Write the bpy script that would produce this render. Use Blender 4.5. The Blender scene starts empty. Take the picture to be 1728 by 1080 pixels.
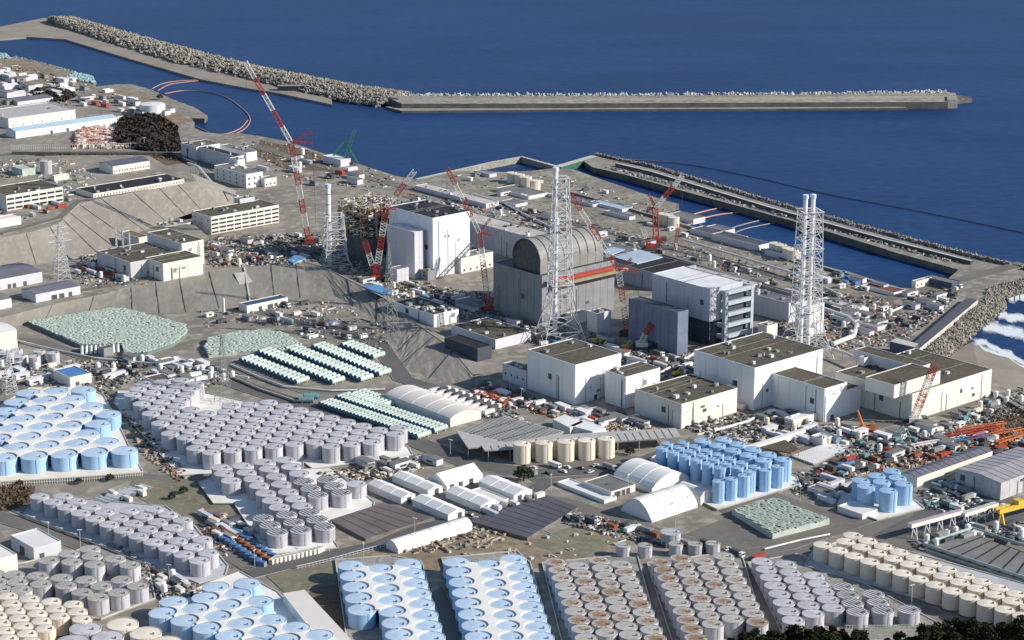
import bpy, math, random
from math import sin, cos, tan, radians as R, pi
from mathutils import Vector, Matrix
import numpy as np
rnd = random.Random(7)
S = bpy.context.scene
COL = S.collection

# ------------------------------------------------------------------ camera, sky, sun, exposure
H, PITCH, F = 420.0, R(15.9), 3700.0      # camera height, downward pitch, focal length in photo pixels
cam_d = bpy.data.cameras.new('camera'); cam_d.sensor_width = 36; cam_d.lens = 36*F/1728
cam_d.clip_start = 10; cam_d.clip_end = 60000
cam = bpy.data.objects.new('camera', cam_d); COL.objects.link(cam)
cam.location = (0, 0, H); cam.rotation_euler = (pi/2-PITCH, 0, 0); S.camera = cam
SUN_EL = R(28); SUN_V = Vector((1.0, -0.20, 0)).normalized()*cos(SUN_EL) + Vector((0, 0, sin(SUN_EL)))
sd = bpy.data.lights.new('sun', 'SUN'); sd.energy = 4.6; sd.angle = R(0.5); sd.color = (1, .94, .85)
sun = bpy.data.objects.new('sun', sd); COL.objects.link(sun)
sun.rotation_euler = SUN_V.to_track_quat('Z', 'Y').to_euler(); sun.location = (800, 600, 900)
W = bpy.data.worlds.new('World'); S.world = W; W.use_nodes = True
nt = W.node_tree; bg = nt.nodes['Background']
sky = nt.nodes.new('ShaderNodeTexSky'); sky.sky_type = 'NISHITA'; sky.sun_disc = False
sky.sun_elevation = SUN_EL; sky.sun_rotation = math.atan2(SUN_V.x, SUN_V.y); sky.air_density = 1.0; sky.dust_density = .3; sky.ozone_density = 2.5
nt.links.new(sky.outputs[0], bg.inputs[0]); bg.inputs[1].default_value = 0.10
S.view_settings.view_transform = 'Standard'; S.view_settings.look = 'None'
S.view_settings.exposure = 0.40; S.view_settings.gamma = 1; S.view_settings.use_curve_mapping = False
S.render.engine = 'CYCLES'
S.render.resolution_x = 1024; S.render.resolution_y = 640

# ------------------------------------------------------------------ photo pixel <-> place
FW = Vector((0, cos(PITCH), -sin(PITCH))); UP = Vector((0, sin(PITCH), cos(PITCH))); CAM = Vector((0, 0, H))
ZG = 5.0
def ray(x, y): return FW + Vector((1, 0, 0))*((x-864)/F) - UP*((y-540)/F)
def G(x, y, z=ZG):                       # the place on the level z that shows at photo pixel (x, y)
    d = ray(x, y); t = (z-H)/d.z; return Vector((d.x*t, d.y*t, z))
def PY(x, y, Y):                         # the place at northing Y that shows at photo pixel (x, y)
    d = ray(x, y); return CAM + d*(Y/d.y)
def xlen(P, d, px):                      # how far from P along d until it shows at column px
    k = (px-864)/F; q = P-CAM
    return (k*q.dot(FW)-q.x)/(d.x-k*d.dot(FW))
def hgt(P, py):                          # height above P that shows at row py
    k = (540-py)/F; q = P-CAM
    return (k*q.dot(FW)-q.dot(UP))/(UP.z-k*FW.z)

# ------------------------------------------------------------------ materials
def lin(c): return tuple((v/255/12.92 if v/255 <= .04045 else ((v/255+.055)/1.055)**2.4) for v in c)
MATS = {}
def mat(name, c1, c2=None, sc=.2, rough=.8, thr=(.35, .65), metal=0, det=3, tint=0, c3=None, sc3=2.0, bump=0, stretch=None, spec=.3):
    if name in MATS: return MATS[name]
    m = bpy.data.materials.new(name); m.use_nodes = True; n = m.node_tree.nodes; l = m.node_tree.links
    b = n['Principled BSDF']; b.inputs['Roughness'].default_value = rough; b.inputs['Metallic'].default_value = metal
    b.inputs['Specular IOR Level'].default_value = spec
    c1 = (*c1, 1); src = None
    if c2 is None: c2 = tuple(v*.82 for v in c1[:3])
    geo = n.new('ShaderNodeNewGeometry'); mp = n.new('ShaderNodeMapping'); l.new(geo.outputs['Position'], mp.inputs[0])
    if stretch: mp.inputs['Scale'].default_value = stretch
    no = n.new('ShaderNodeTexNoise'); no.inputs['Scale'].default_value = sc; no.inputs['Detail'].default_value = det
    l.new(mp.outputs[0], no.inputs['Vector'])
    mr = n.new('ShaderNodeMapRange'); mr.inputs[1].default_value = thr[0]; mr.inputs[2].default_value = thr[1]
    l.new(no.outputs[0], mr.inputs[0])
    mx = n.new('ShaderNodeMix'); mx.data_type = 'RGBA'; l.new(mr.outputs[0], mx.inputs[0])
    mx.inputs[6].default_value = c1; mx.inputs[7].default_value = (*c2, 1); src = mx.outputs[2]
    if c3:
        n2 = n.new('ShaderNodeTexNoise'); n2.inputs['Scale'].default_value = sc3; n2.inputs['Detail'].default_value = 4
        l.new(mp.outputs[0], n2.inputs['Vector'])
        m2 = n.new('ShaderNodeMapRange'); m2.inputs[1].default_value = .48; m2.inputs[2].default_value = .68
        l.new(n2.outputs[0], m2.inputs[0])
        x2 = n.new('ShaderNodeMix'); x2.data_type = 'RGBA'; l.new(m2.outputs[0], x2.inputs[0])
        l.new(src, x2.inputs[6]); x2.inputs[7].default_value = (*c3, 1); src = x2.outputs[2]
    if tint:
        oi = n.new('ShaderNodeObjectInfo'); t = n.new('ShaderNodeMapRange'); t.inputs[3].default_value = 1-tint; t.inputs[4].default_value = 1+tint*.3
        l.new(oi.outputs['Random'], t.inputs[0]); vm = n.new('ShaderNodeVectorMath'); vm.operation = 'SCALE'
        l.new(src, vm.inputs[0]); l.new(t.outputs[0], vm.inputs['Scale']); src = vm.outputs[0]
    l.new(src, b.inputs['Base Color'])
    if bump:
        bp = n.new('ShaderNodeBump'); bp.inputs['Strength'].default_value = bump; bp.inputs['Distance'].default_value = .5
        l.new((n2 if c3 else no).outputs[0], bp.inputs['Height']); l.new(bp.outputs[0], b.inputs['Normal'])
    MATS[name] = m; return m

GROUND = mat('ground_gravel', (.265, .238, .198), (.185, .166, .138), sc=.025, det=8, c3=(.345, .312, .26), sc3=.14, rough=.95, bump=.6)
LAND_SIDE = mat('seawall_concrete', (.20, .19, .17), (.10, .095, .085), sc=.15)
ASPHALT = mat('asphalt', (.10, .097, .095), (.13, .125, .12), sc=.05, det=5, rough=.95, c3=(.13, .12, .11), sc3=.3)
ASPHALT_L = mat('worn_asphalt', (.18, .166, .142), (.14, .128, .108), sc=.06, det=5, rough=.95, c3=(.17, .16, .145), sc3=.25)
DIRT = mat('brown_dirt', (.13, .09, .062), (.18, .135, .095), sc=.08, det=6, c3=(.09, .065, .05), sc3=.5, rough=.97)
SANDY = mat('tan_soil', (.30, .235, .16), (.22, .17, .12), sc=.06, det=6, c3=(.16, .13, .10), sc3=.3, rough=.97)
PALE = mat('pale_ground', (.33, .30, .245), (.22, .195, .16), sc=.05, det=6, c3=(.14, .13, .11), sc3=.25, rough=.95)
KERB = mat('pale_kerb', (.36, .34, .30), (.16, .15, .13), sc=.05, rough=.9)
GRASSY = mat('grey_green_soil', (.20, .19, .125), (.15, .14, .10), sc=.05, det=6, c3=(.24, .215, .16), sc3=.3, rough=.97)
SHOT = mat('sprayed_concrete', (.25, .23, .20), (.205, .188, .163), sc=.03, det=8, c3=(.285, .26, .223), sc3=.25, rough=.95, stretch=(1, .25, 1))
SAND = mat('beach_sand', (.31, .27, .22), (.24, .21, .175), sc=.03, det=5, rough=.9)
CONC = mat('concrete', (.36, .34, .30), (.25, .235, .21), sc=.12, det=5, rough=.9, c3=(.19, .18, .16), sc3=.5)
CONC_P = mat('pale_concrete', (.55, .525, .47), (.43, .41, .37), sc=.12, det=5, rough=.85)
PAD = mat('white_bund_coating', (.80, .775, .72), (.68, .655, .60), sc=.1, rough=.7)
PADB = mat('greyblue_bund_coating', (.50, .50, .52), (.42, .42, .44), sc=.1, rough=.7)
BLACK = mat('black_roofing_and_void', (.018, .018, .022), (.035, .033, .036), sc=.15, rough=.8)
ROOFB = mat('brown_grey_roofing', (.105, .088, .062), (.072, .061, .045), sc=.07, det=5, rough=.95, c3=(.14, .125, .10), sc3=.4)
ROOFG = mat('grey_roofing', (.20, .195, .185), (.15, .145, .14), sc=.1, det=5, rough=.9)
ROOFV = mat('violet_grey_roofing', (.17, .165, .20), (.13, .128, .155), sc=.1, rough=.8)
WHITE = mat('white_cladding', (.76, .755, .75), (.67, .665, .67), sc=.12, det=5, rough=.6, stretch=(1, 1, .15))
CREAM = mat('cream_cladding', (.74, .70, .63), (.64, .60, .54), sc=.08, rough=.7)
LILAC = mat('pale_grey_cladding', (.60, .59, .62), (.53, .52, .55), sc=.06, rough=.7, stretch=(1, 1, .3))
MIDG = mat('mid_grey_cladding', (.27, .27, .28), (.22, .22, .23), sc=.1, rough=.7)
DARKG = mat('dark_grey_steel', (.10, .10, .105), (.065, .065, .07), sc=.3, rough=.6)
DOME = mat('warm_grey_sheet', (.27, .262, .252), (.215, .21, .20), sc=.12, det=5, rough=.55)
DECK = mat('pale_beige_roof', (.55, .495, .435), (.42, .385, .35), sc=.08, det=5, rough=.85)
TENT = mat('white_tent_fabric', (.76, .745, .72), (.68, .665, .64), sc=.06, rough=.6)
TENTP = mat('pinkish_tent_fabric', (.72, .66, .61), (.66, .605, .56), sc=.06, rough=.7)
GLASS = mat('dark_window_glass', (.03, .04, .06), (.02, .025, .04), rough=.25, spec=.5)
REDP = mat('red_crane_paint', (.42, .065, .045), (.32, .05, .035), sc=.5, rough=.5)
WHTP = mat('white_crane_paint', (.72, .69, .64), (.6, .57, .52), sc=.5, rough=.5)
ORNG = mat('orange_paint', (.58, .19, .05), (.48, .15, .05), sc=.5, rough=.5)
YELL = mat('yellow_paint', (.72, .48, .06), (.6, .4, .06), sc=.5, rough=.5)
GREENP = mat('green_crane_paint', (.06, .26, .18), (.05, .2, .15), sc=.5, rough=.5)
STEEL = mat('pale_galvanised_steel', (.62, .63, .64), (.5, .5, .5), sc=.3, rough=.5)
STEELG = mat('grey_steel', (.30, .30, .29), (.22, .22, .21), sc=.3, rough=.6)
BLUEP = mat('blue_paint', (.09, .19, .36), (.07, .15, .30), sc=.2, rough=.5)
LBLUE = mat('light_blue_roof', (.42, .56, .66), (.36, .50, .60), sc=.08, rough=.6)
TEAL = mat('teal_paint', (.17, .31, .32), (.13, .25, .27), sc=.3, rough=.6)
TANKG = mat('grey_tank_paint', (.53, .515, .555), (.44, .43, .465), sc=.16, det=5, rough=.55, tint=.14, stretch=(1, 1, .2), c3=(.40, .385, .38), sc3=.7)
TANKGT = mat('grey_tank_roof', (.58, .565, .59), (.50, .485, .505), sc=.15, det=5, rough=.6, tint=.10, c3=(.42, .41, .41), sc3=.5)
TANKR = mat('ribbed_tank_roof', (.62, .60, .60), (.54, .52, .52), sc=.2, det=5, rough=.6, tint=.08)
TANKB = mat('blue_tank_paint', (.36, .53, .73), (.31, .475, .68), sc=.08, rough=.5, tint=.06, stretch=(1, 1, .25))
TANKBT = mat('blue_tank_roof', (.50, .62, .74), (.44, .56, .69), sc=.12, det=5, rough=.55, tint=.06)
TANKC = mat('cream_tank_paint', (.76, .66, .53), (.68, .59, .47), sc=.12, rough=.6, tint=.06, stretch=(1, 1, .25))
TANKCT = mat('cream_tank_roof', (.82, .73, .60), (.74, .66, .54), sc=.15, rough=.6, tint=.06)
RIM = mat('dark_tank_rim', (.16, .16, .17), (.22, .22, .23), sc=.4, rough=.7)
COVER = mat('white_rain_cover', (.80, .775, .72), (.74, .71, .66), sc=.1, rough=.6)
GTANK = mat('pale_green_tank_paint', (.52, .59, .53), (.44, .51, .46), sc=.2, rough=.6, tint=.12)
GTEND = mat('blue_tank_end', (.07, .19, .28), (.05, .15, .23), sc=.3, rough=.6)
GBOX = mat('pale_green_cover', (.48, .535, .465), (.42, .475, .415), sc=.12, det=6, rough=.8, c3=(.30, .36, .31), sc3=.5)
GBOX2 = mat('grey_green_cover', (.40, .45, .38), (.33, .38, .32), sc=.12, det=6, rough=.8, c3=(.22, .25, .21), sc3=.9)
TETRA = mat('armour_block_concrete', (.36, .325, .27), (.20, .185, .16), sc=.09, det=5, rough=.95)
RUSTY = mat('rusty_steel', (.30, .11, .05), (.20, .08, .045), sc=.3, rough=.85)
SALMON = mat('salmon_timber', (.62, .38, .28), (.5, .3, .22), sc=.6, rough=.9)
TAN = mat('tan_timber', (.5, .38, .24), (.38, .29, .18), sc=.6, rough=.9)
WOOD = mat('dark_bark', (.06, .045, .035), (.04, .03, .025), rough=.95)
PINE = mat('pine_needles', (.030, .040, .018), (.014, .020, .010), sc=.5, rough=.9, spec=.1, c3=(.05, .045, .02), sc3=.8)
BRUSH = mat('winter_brush', (.060, .050, .042), (.036, .032, .026), sc=.1, rough=.95, spec=.1, c3=(.08, .064, .05), sc3=.5)
BOOM = mat('orange_float_boom', (.48, .27, .20), (.40, .22, .17), sc=.05, rough=.7)
SOLAR = mat('slate_grey_panel', (.105, .105, .125), (.085, .085, .10), sc=.06, det=5, rough=.7)
SOLARB = mat('brown_purple_sheet', (.165, .135, .135), (.13, .105, .10), sc=.06, det=5, rough=.85)
PIPEW = mat('white_pipe', (.70, .69, .66), (.58, .57, .55), sc=.3, rough=.5)
PIPEG = mat('grey_green_pipe', (.35, .42, .42), (.28, .34, .34), sc=.3, rough=.5)
PINKB = mat('pale_purple_roof', (.46, .38, .44), (.40, .33, .38), sc=.3, rough=.6)
DEBW = mat('broken_white_panel', (.70, .68, .62), (.5, .48, .43), sc=.4, rough=.9)
RED_TILE = mat('red_brown_roof', (.20, .075, .055), (.15, .06, .045), sc=.2, rough=.9)
TARP = mat('blue_tarpaulin', (.14, .31, .55), (.11, .25, .45), sc=.4, rough=.6)
SHEETB = mat('pale_blue_sheet', (.42, .50, .60), (.36, .44, .53), sc=.1, rough=.6)

def rust_mat():
    m = mat('rust_stained_tank_roof', (.52, .49, .45), (.44, .41, .375), sc=.2, det=5, rough=.75, tint=.08)
    n = m.node_tree.nodes; l = m.node_tree.links; b = n['Principled BSDF']; src = b.inputs['Base Color'].links[0].from_socket
    tc = n.new('ShaderNodeTexCoord'); oi = n.new('ShaderNodeObjectInfo')
    off = n.new('ShaderNodeVectorMath'); off.operation = 'SCALE'; off.inputs[0].default_value = (37, 91, 53); l.new(oi.outputs['Random'], off.inputs['Scale'])
    ad = n.new('ShaderNodeVectorMath'); ad.operation = 'ADD'; l.new(tc.outputs['Object'], ad.inputs[0]); l.new(off.outputs[0], ad.inputs[1])
    no = n.new('ShaderNodeTexNoise'); no.inputs['Scale'].default_value = .9; no.inputs['Detail'].default_value = 6; no.inputs['Roughness'].default_value = .7
    l.new(ad.outputs[0], no.inputs['Vector'])
    ln = n.new('ShaderNodeVectorMath'); ln.operation = 'LENGTH'
    fl = n.new('ShaderNodeVectorMath'); fl.operation = 'MULTIPLY'; fl.inputs[1].default_value = (1, 1, 0); l.new(tc.outputs['Object'], fl.inputs[0]); l.new(fl.outputs[0], ln.inputs[0])
    rad = n.new('ShaderNodeMapRange'); rad.inputs[1].default_value = 1.5; rad.inputs[2].default_value = 5.2; rad.inputs[3].default_value = .10; rad.inputs[4].default_value = -.10
    l.new(ln.outputs['Value'], rad.inputs[0])
    s = n.new('ShaderNodeMath'); s.operation = 'ADD'; l.new(no.outputs[0], s.inputs[0]); l.new(rad.outputs[0], s.inputs[1])
    rr = n.new('ShaderNodeMapRange'); rr.inputs[3].default_value = -.16; rr.inputs[4].default_value = .14; l.new(oi.outputs['Random'], rr.inputs[0])
    s2 = n.new('ShaderNodeMath'); s2.operation = 'ADD'; l.new(s.outputs[0], s2.inputs[0]); l.new(rr.outputs[0], s2.inputs[1])
    mr = n.new('ShaderNodeMapRange'); mr.inputs[1].default_value = .50; mr.inputs[2].default_value = .66; l.new(s2.outputs[0], mr.inputs[0])
    mx = n.new('ShaderNodeMix'); mx.data_type = 'RGBA'; l.new(mr.outputs[0], mx.inputs[0]); l.new(src, mx.inputs[6]); mx.inputs[7].default_value = (.27, .165, .095, 1)
    l.new(mx.outputs[2], b.inputs['Base Color']); return m
TANKRUST = rust_mat()

def water_mat():
    m = bpy.data.materials.new('sea_water'); m.use_nodes = True; n = m.node_tree.nodes; l = m.node_tree.links; b = n['Principled BSDF']
    geo = n.new('ShaderNodeNewGeometry')
    def noise(sc, stretch, det=4):
        mp = n.new('ShaderNodeMapping'); mp.inputs['Scale'].default_value = stretch; mp.inputs['Rotation'].default_value = (0, 0, R(-12)); l.new(geo.outputs['Position'], mp.inputs[0])
        no = n.new('ShaderNodeTexNoise'); no.inputs['Scale'].default_value = sc; no.inputs['Detail'].default_value = det; l.new(mp.outputs[0], no.inputs['Vector']); return no
    a = noise(.008, (.35, 1, 1), 6); r = n.new('ShaderNodeMapRange'); r.inputs[1].default_value = .35; r.inputs[2].default_value = .65; l.new(a.outputs[0], r.inputs[0])
    mx = n.new('ShaderNodeMix'); mx.data_type = 'RGBA'; l.new(r.outputs[0], mx.inputs[0]); mx.inputs[6].default_value = (.0095, .035, .112, 1); mx.inputs[7].default_value = (.015, .049, .145, 1)
    c = noise(.16, (.5, 1, 1), 6); r2 = n.new('ShaderNodeMapRange'); r2.inputs[1].default_value = .3; r2.inputs[2].default_value = .7; r2.inputs[3].default_value = .76; r2.inputs[4].default_value = 1.24; l.new(c.outputs[0], r2.inputs[0])
    vm = n.new('ShaderNodeVectorMath'); vm.operation = 'SCALE'; l.new(mx.outputs[2], vm.inputs[0]); l.new(r2.outputs[0], vm.inputs['Scale'])
    l.new(vm.outputs[0], b.inputs['Base Color']); b.inputs['Roughness'].default_value = .42; b.inputs['Specular IOR Level'].default_value = .07
    w = noise(.10, (.4, 1, 1), 5); bp = n.new('ShaderNodeBump'); bp.inputs['Strength'].default_value = .35; bp.inputs['Distance'].default_value = .8
    l.new(w.outputs[0], bp.inputs['Height']); l.new(bp.outputs[0], b.inputs['Normal'])
    return m
WATER = water_mat()
def foam_mat():
    m = bpy.data.materials.new('sea_foam'); m.use_nodes = True; n = m.node_tree.nodes; l = m.node_tree.links; b = n['Principled BSDF']
    b.inputs['Base Color'].default_value = (.72, .76, .78, 1); b.inputs['Roughness'].default_value = .8
    geo = n.new('ShaderNodeNewGeometry'); mp = n.new('ShaderNodeMapping'); mp.inputs['Scale'].default_value = (1, .45, 1); mp.inputs['Rotation'].default_value = (0, 0, R(40)); l.new(geo.outputs['Position'], mp.inputs[0])
    no = n.new('ShaderNodeTexNoise'); no.inputs['Scale'].default_value = .09; no.inputs['Detail'].default_value = 9; no.inputs['Roughness'].default_value = .68; l.new(mp.outputs[0], no.inputs['Vector'])
    r = n.new('ShaderNodeMapRange'); r.inputs[1].default_value = .62; r.inputs[2].default_value = .86; r.inputs[4].default_value = .95; at = n.new('ShaderNodeAttribute'); at.attribute_name = 'thick'; sm = n.new('ShaderNodeMath'); sm.operation = 'MULTIPLY_ADD'; sm.inputs[1].default_value = .42; l.new(at.outputs['Fac'], sm.inputs[0]); l.new(no.outputs[0], sm.inputs[2]); l.new(sm.outputs[0], r.inputs[0]); l.new(r.outputs[0], b.inputs['Alpha']); return m
FOAM = foam_mat()

# ------------------------------------------------------------------ mesh building
class MB:
    def __init__(s): s.v = []; s.f = []; s.m = []; s.mats = []
    def mi(s, m):
        if m not in s.mats: s.mats.append(m)
        return s.mats.index(m)
    def add(s, vs, fs, m):
        o = len(s.v); k = s.mi(m); s.v += [tuple(v) for v in vs]; s.f += [tuple(i+o for i in f) for f in fs]; s.m += [k]*len(fs)
    def box(s, x0, y0, z0, x1, y1, z1, m, top=None, rot=None, bottom=False):
        vs = [(x0,y0,z0),(x1,y0,z0),(x1,y1,z0),(x0,y1,z0),(x0,y0,z1),(x1,y0,z1),(x1,y1,z1),(x0,y1,z1)]
        if rot: c, a = rot; vs = [(c[0]+(x-c[0])*cos(a)-(y-c[1])*sin(a), c[1]+(x-c[0])*sin(a)+(y-c[1])*cos(a), z) for x, y, z in vs]
        s.add(vs, [(0,1,5,4),(1,2,6,5),(2,3,7,6),(3,0,4,7)]+([(3,2,1,0)] if bottom or z0 > .3 else []), m)
        s.add(vs[4:], [(0,1,2,3)], top or m)
    def prism(s, poly, z0, z1, m, top=None):
        n = len(poly); ar = sum(poly[i][0]*poly[(i+1)%n][1]-poly[(i+1)%n][0]*poly[i][1] for i in range(n))
        if ar < 0: poly = poly[::-1]
        zz = z1 if callable(z1) else (lambda p: z1)
        vs = [(p[0], p[1], z0) for p in poly]+[(p[0], p[1], zz(p)) for p in poly]
        s.add(vs, [(i, (i+1) % n, n+(i+1) % n, n+i) for i in range(n)], m); s.add(vs[n:], [tuple(range(n))], top or m)
    def tube(s, p, q, r, m, n=4, r2=None, caps=False):
        p = Vector(p); q = Vector(q); d = (q-p)
        if d.length < 1e-6: return
        d.normalize(); a = d.orthogonal().normalized() if abs(d.z) > .99 else Vector((0, 0, 1)).cross(d).normalized(); b = d.cross(a)
        r2 = r if r2 is None else r2; vs = []
        for c, rr in ((p, r), (q, r2)):
            for i in range(n):
                t = 2*pi*(i+.5)/n; vs.append(c+(a*cos(t)+b*sin(t))*rr)
        s.add(vs, [(i, (i+1) % n, n+(i+1) % n, n+i) for i in range(n)]+([tuple(range(n))[::-1], tuple(range(n, 2*n))] if caps else []), m)
    def disc(s, c, r, m, n=24, z=None, apex=0):
        vs = [(c[0]+r*cos(2*pi*i/n), c[1]+r*sin(2*pi*i/n), c[2]) for i in range(n)]
        if apex: s.add(vs+[(c[0], c[1], c[2]+apex)], [(i, (i+1) % n, n) for i in range(n)], m)
        else: s.add(vs, [tuple(range(n))], m)
    def mesh(s, name, smooth=False):
        me = bpy.data.meshes.new(name); me.from_pydata(s.v, [], s.f)
        for m in s.mats: me.materials.append(m)
        me.polygons.foreach_set('material_index', s.m)
        if smooth: me.polygons.foreach_set('use_smooth', [True]*len(s.f))
        me.update(); return me
    def build(s, name, parent=None, loc=None, smooth=False, **kw):
        return obj(name, s.mesh(name, smooth), parent, loc, **kw)
def obj(name, me, parent=None, loc=None, rz=0, **kw):
    o = bpy.data.objects.new(name, me); COL.objects.link(o)
    if parent: o.parent = parent
    if loc is not None: o.location = loc
    if rz: o.rotation_euler = (0, 0, rz)
    for k, v in kw.items(): o[k] = v
    return o
def thing(name, label, cat, loc=(0, 0, 0), rz=0, group=None):
    o = bpy.data.objects.new(name, None); COL.objects.link(o); o.location = loc; o.rotation_euler = (0, 0, rz); o.empty_display_size = 1
    o['label'] = label; o['category'] = cat
    if group: o['group'] = group
    return o
def tag(o, label, cat, group=None):
    o['label'] = label; o['category'] = cat
    if group: o['group'] = group
    return o
def dup(root, loc, rz=0, label=None, group=None, sc=None):
    r = root.copy(); COL.objects.link(r); r.location = loc; r.rotation_euler = (0, 0, rz)
    if label: r['label'] = label
    if group: r['group'] = group
    if sc: r.scale = sc
    for ch in list(root.children):
        c = ch.copy(); COL.objects.link(c); c.parent = r
    return r
ORD = ['', 'first', 'second', 'third', 'fourth', 'fifth', 'sixth', 'seventh', 'eighth', 'ninth', 'tenth', 'eleventh', 'twelfth', 'thirteenth', 'fourteenth', 'fifteenth', 'sixteenth', 'seventeenth', 'eighteenth', 'nineteenth', 'twentieth']
def ordn(i):
    if i <= 20: return ORD[i]
    t = {2: 'twenty', 3: 'thirty', 4: 'forty'}[i//10]; return t+('-'+ORD[i % 10] if i % 10 else 'th')

# ------------------------------------------------------------------ sea, land, terraces
def px(poly, z=ZG): return [G(x, y, z) for x, y in poly]
m = MB(); m.add([(-12000, -3000, 0), (12000, -3000, 0), (12000, 16000, 0), (-12000, 16000, 0)], [(0, 1, 2, 3)], WATER)
m.build('sea', kind='structure')
def slab(name, poly, z1, z0, mt, top=None, label=None, cat=None, kind=None, zpx=None, group=None, parent=None):
    P = px(poly, z1 if zpx is None else zpx); m = MB(); m.prism([(p.x, p.y) for p in P], z0, z1, mt, top)
    o = m.build(name, parent)
    if kind: o['kind'] = kind
    if label: tag(o, label, cat, group)
    return o
COAST = [(-260, 90), (0, 95), (30, 97), (75, 108), (110, 118), (150, 130), (162, 146), (200, 142), (222, 142), (255, 151), (290, 167), (330, 182), (350, 195), (345, 200), (322, 199), (328, 206), (322, 213), (340, 222), (372, 226), (400, 224), (440, 230), (482, 238), (520, 250), (560, 264), (607, 277), (665, 296), (700, 303), (770, 288), (822, 289), (868, 291), (935, 284), (968, 286), (1010, 301), (1060, 318), (1110, 336), (1146, 344), (1112, 353), (1142, 372), (1200, 393), (1290, 423), (1350, 442), (1430, 458), (1520, 486), (1556, 474), (1600, 470), (1618, 455), (1500, 423), (1340, 374), (1260, 352), (1140, 319), (1060, 296), (1012, 285), (1000, 282), (985, 272), (1003, 263), (1100, 285), (1200, 315), (1300, 345), (1500, 400), (1640, 437), (1728, 457), (1960, 505), (1960, 500), (1728, 474), (1672, 489), (1664, 506), (1626, 532), (1586, 568), (1572, 596), (1640, 625), (1728, 672), (1960, 780)]
P = [(p.x, p.y) for p in px(COAST)] + [(1500, -600), (-1500, -600)]
m = MB(); m.prism(P, -3, ZG, LAND_SIDE, GROUND); m.build('ground', kind='structure')
lay = [0]
def patch(name, poly, mt, z=ZG, step=.03):
    lay[0] += 1; P = px(poly, z); m = MB(); zz = z+.03+lay[0]*.01
    n = len(P); ar = sum(P[i].x*P[(i+1) % n].y-P[(i+1) % n].x*P[i].y for i in range(n))
    if ar < 0: P = P[::-1]
    m.add([(p.x, p.y, zz) for p in P], [tuple(range(n))], mt); return m.build(name, kind='structure')
def road(pts, w, mt, z=ZG, name='road'):
    lay[0] += 1; P = [G(x, y, z) for x, y in pts]; zz = z+.03+lay[0]*.01; L = []; Rr = []
    for i, p in enumerate(P):
        a = P[max(i-1, 0)]; b = P[min(i+1, len(P)-1)]; d = (b-a); d.z = 0; d.normalize(); nrm = Vector((-d.y, d.x, 0))*w/2
        L.append((p.x+nrm.x, p.y+nrm.y, zz)); Rr.append((p.x-nrm.x, p.y-nrm.y, zz))
    n = len(P); m = MB(); m.add(Rr+L, [(i, i+1, n+i+1, n+i) for i in range(n-1)], mt); o = m.build(name, kind='structure')
    for E in (L, Rr):
        q = MB()
        for a, b in zip(E, E[1:]): q.tube((a[0], a[1], z+.12), (b[0], b[1], z+.12), .32, KERB)
        q.build('kerb', o)
    return o

ZM, ZT = 13.0, 33.0
M_TOP = [(-120, 556), (0, 537), (100, 512), (185, 495), (210, 487), (290, 472), (345, 459), (400, 453), (460, 449), (510, 442), (545, 450)]
M_BOT = [(-120, 580), (0, 556), (105, 536), (185, 532), (215, 530), (300, 528), (350, 523), (410, 512), (470, 505), (520, 502), (565, 500)]
MPOLY = M_TOP + [(530, 438), (460, 434), (350, 440), (352, 400), (330, 380), (200, 360), (-120, 380)]
m = MB(); m.prism([(p.x, p.y) for p in px(MPOLY, ZM)], 4, ZM, SHOT, GROUND); m.build('middle_terrace', kind='structure')
T_TOP = [(-120, 425), (0, 402), (62, 390), (100, 377), (122, 350), (160, 338), (250, 321), (332, 306)]
T_BOT = [(-120, 476), (0, 454), (70, 445), (120, 438), (165, 428), (207, 404), (270, 378), (325, 359), (374, 350)]
TPOLY = T_TOP + [(322, 292), (285, 282), (250, 262), (120, 262), (0, 266), (-120, 272)]
m = MB(); m.prism([(p.x, p.y) for p in px(TPOLY, ZT)], 4, ZT, SHOT, GROUND); m.build('upper_terrace', kind='structure')
m = MB(); a, b, c, d = G(332, 306, ZT), G(322, 292, ZT), G(374, 350, ZM), G(400, 322, ZG-.5); m.add([tuple(v) for v in (a, c, d, b)], [(0, 1, 2, 3)], SHOT); a2 = G(395, 352, ZG-.5); m.add([tuple(c), tuple(a2), tuple(d)], [(0, 1, 2)], SHOT); m.build('slope_end', kind='structure')
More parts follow.
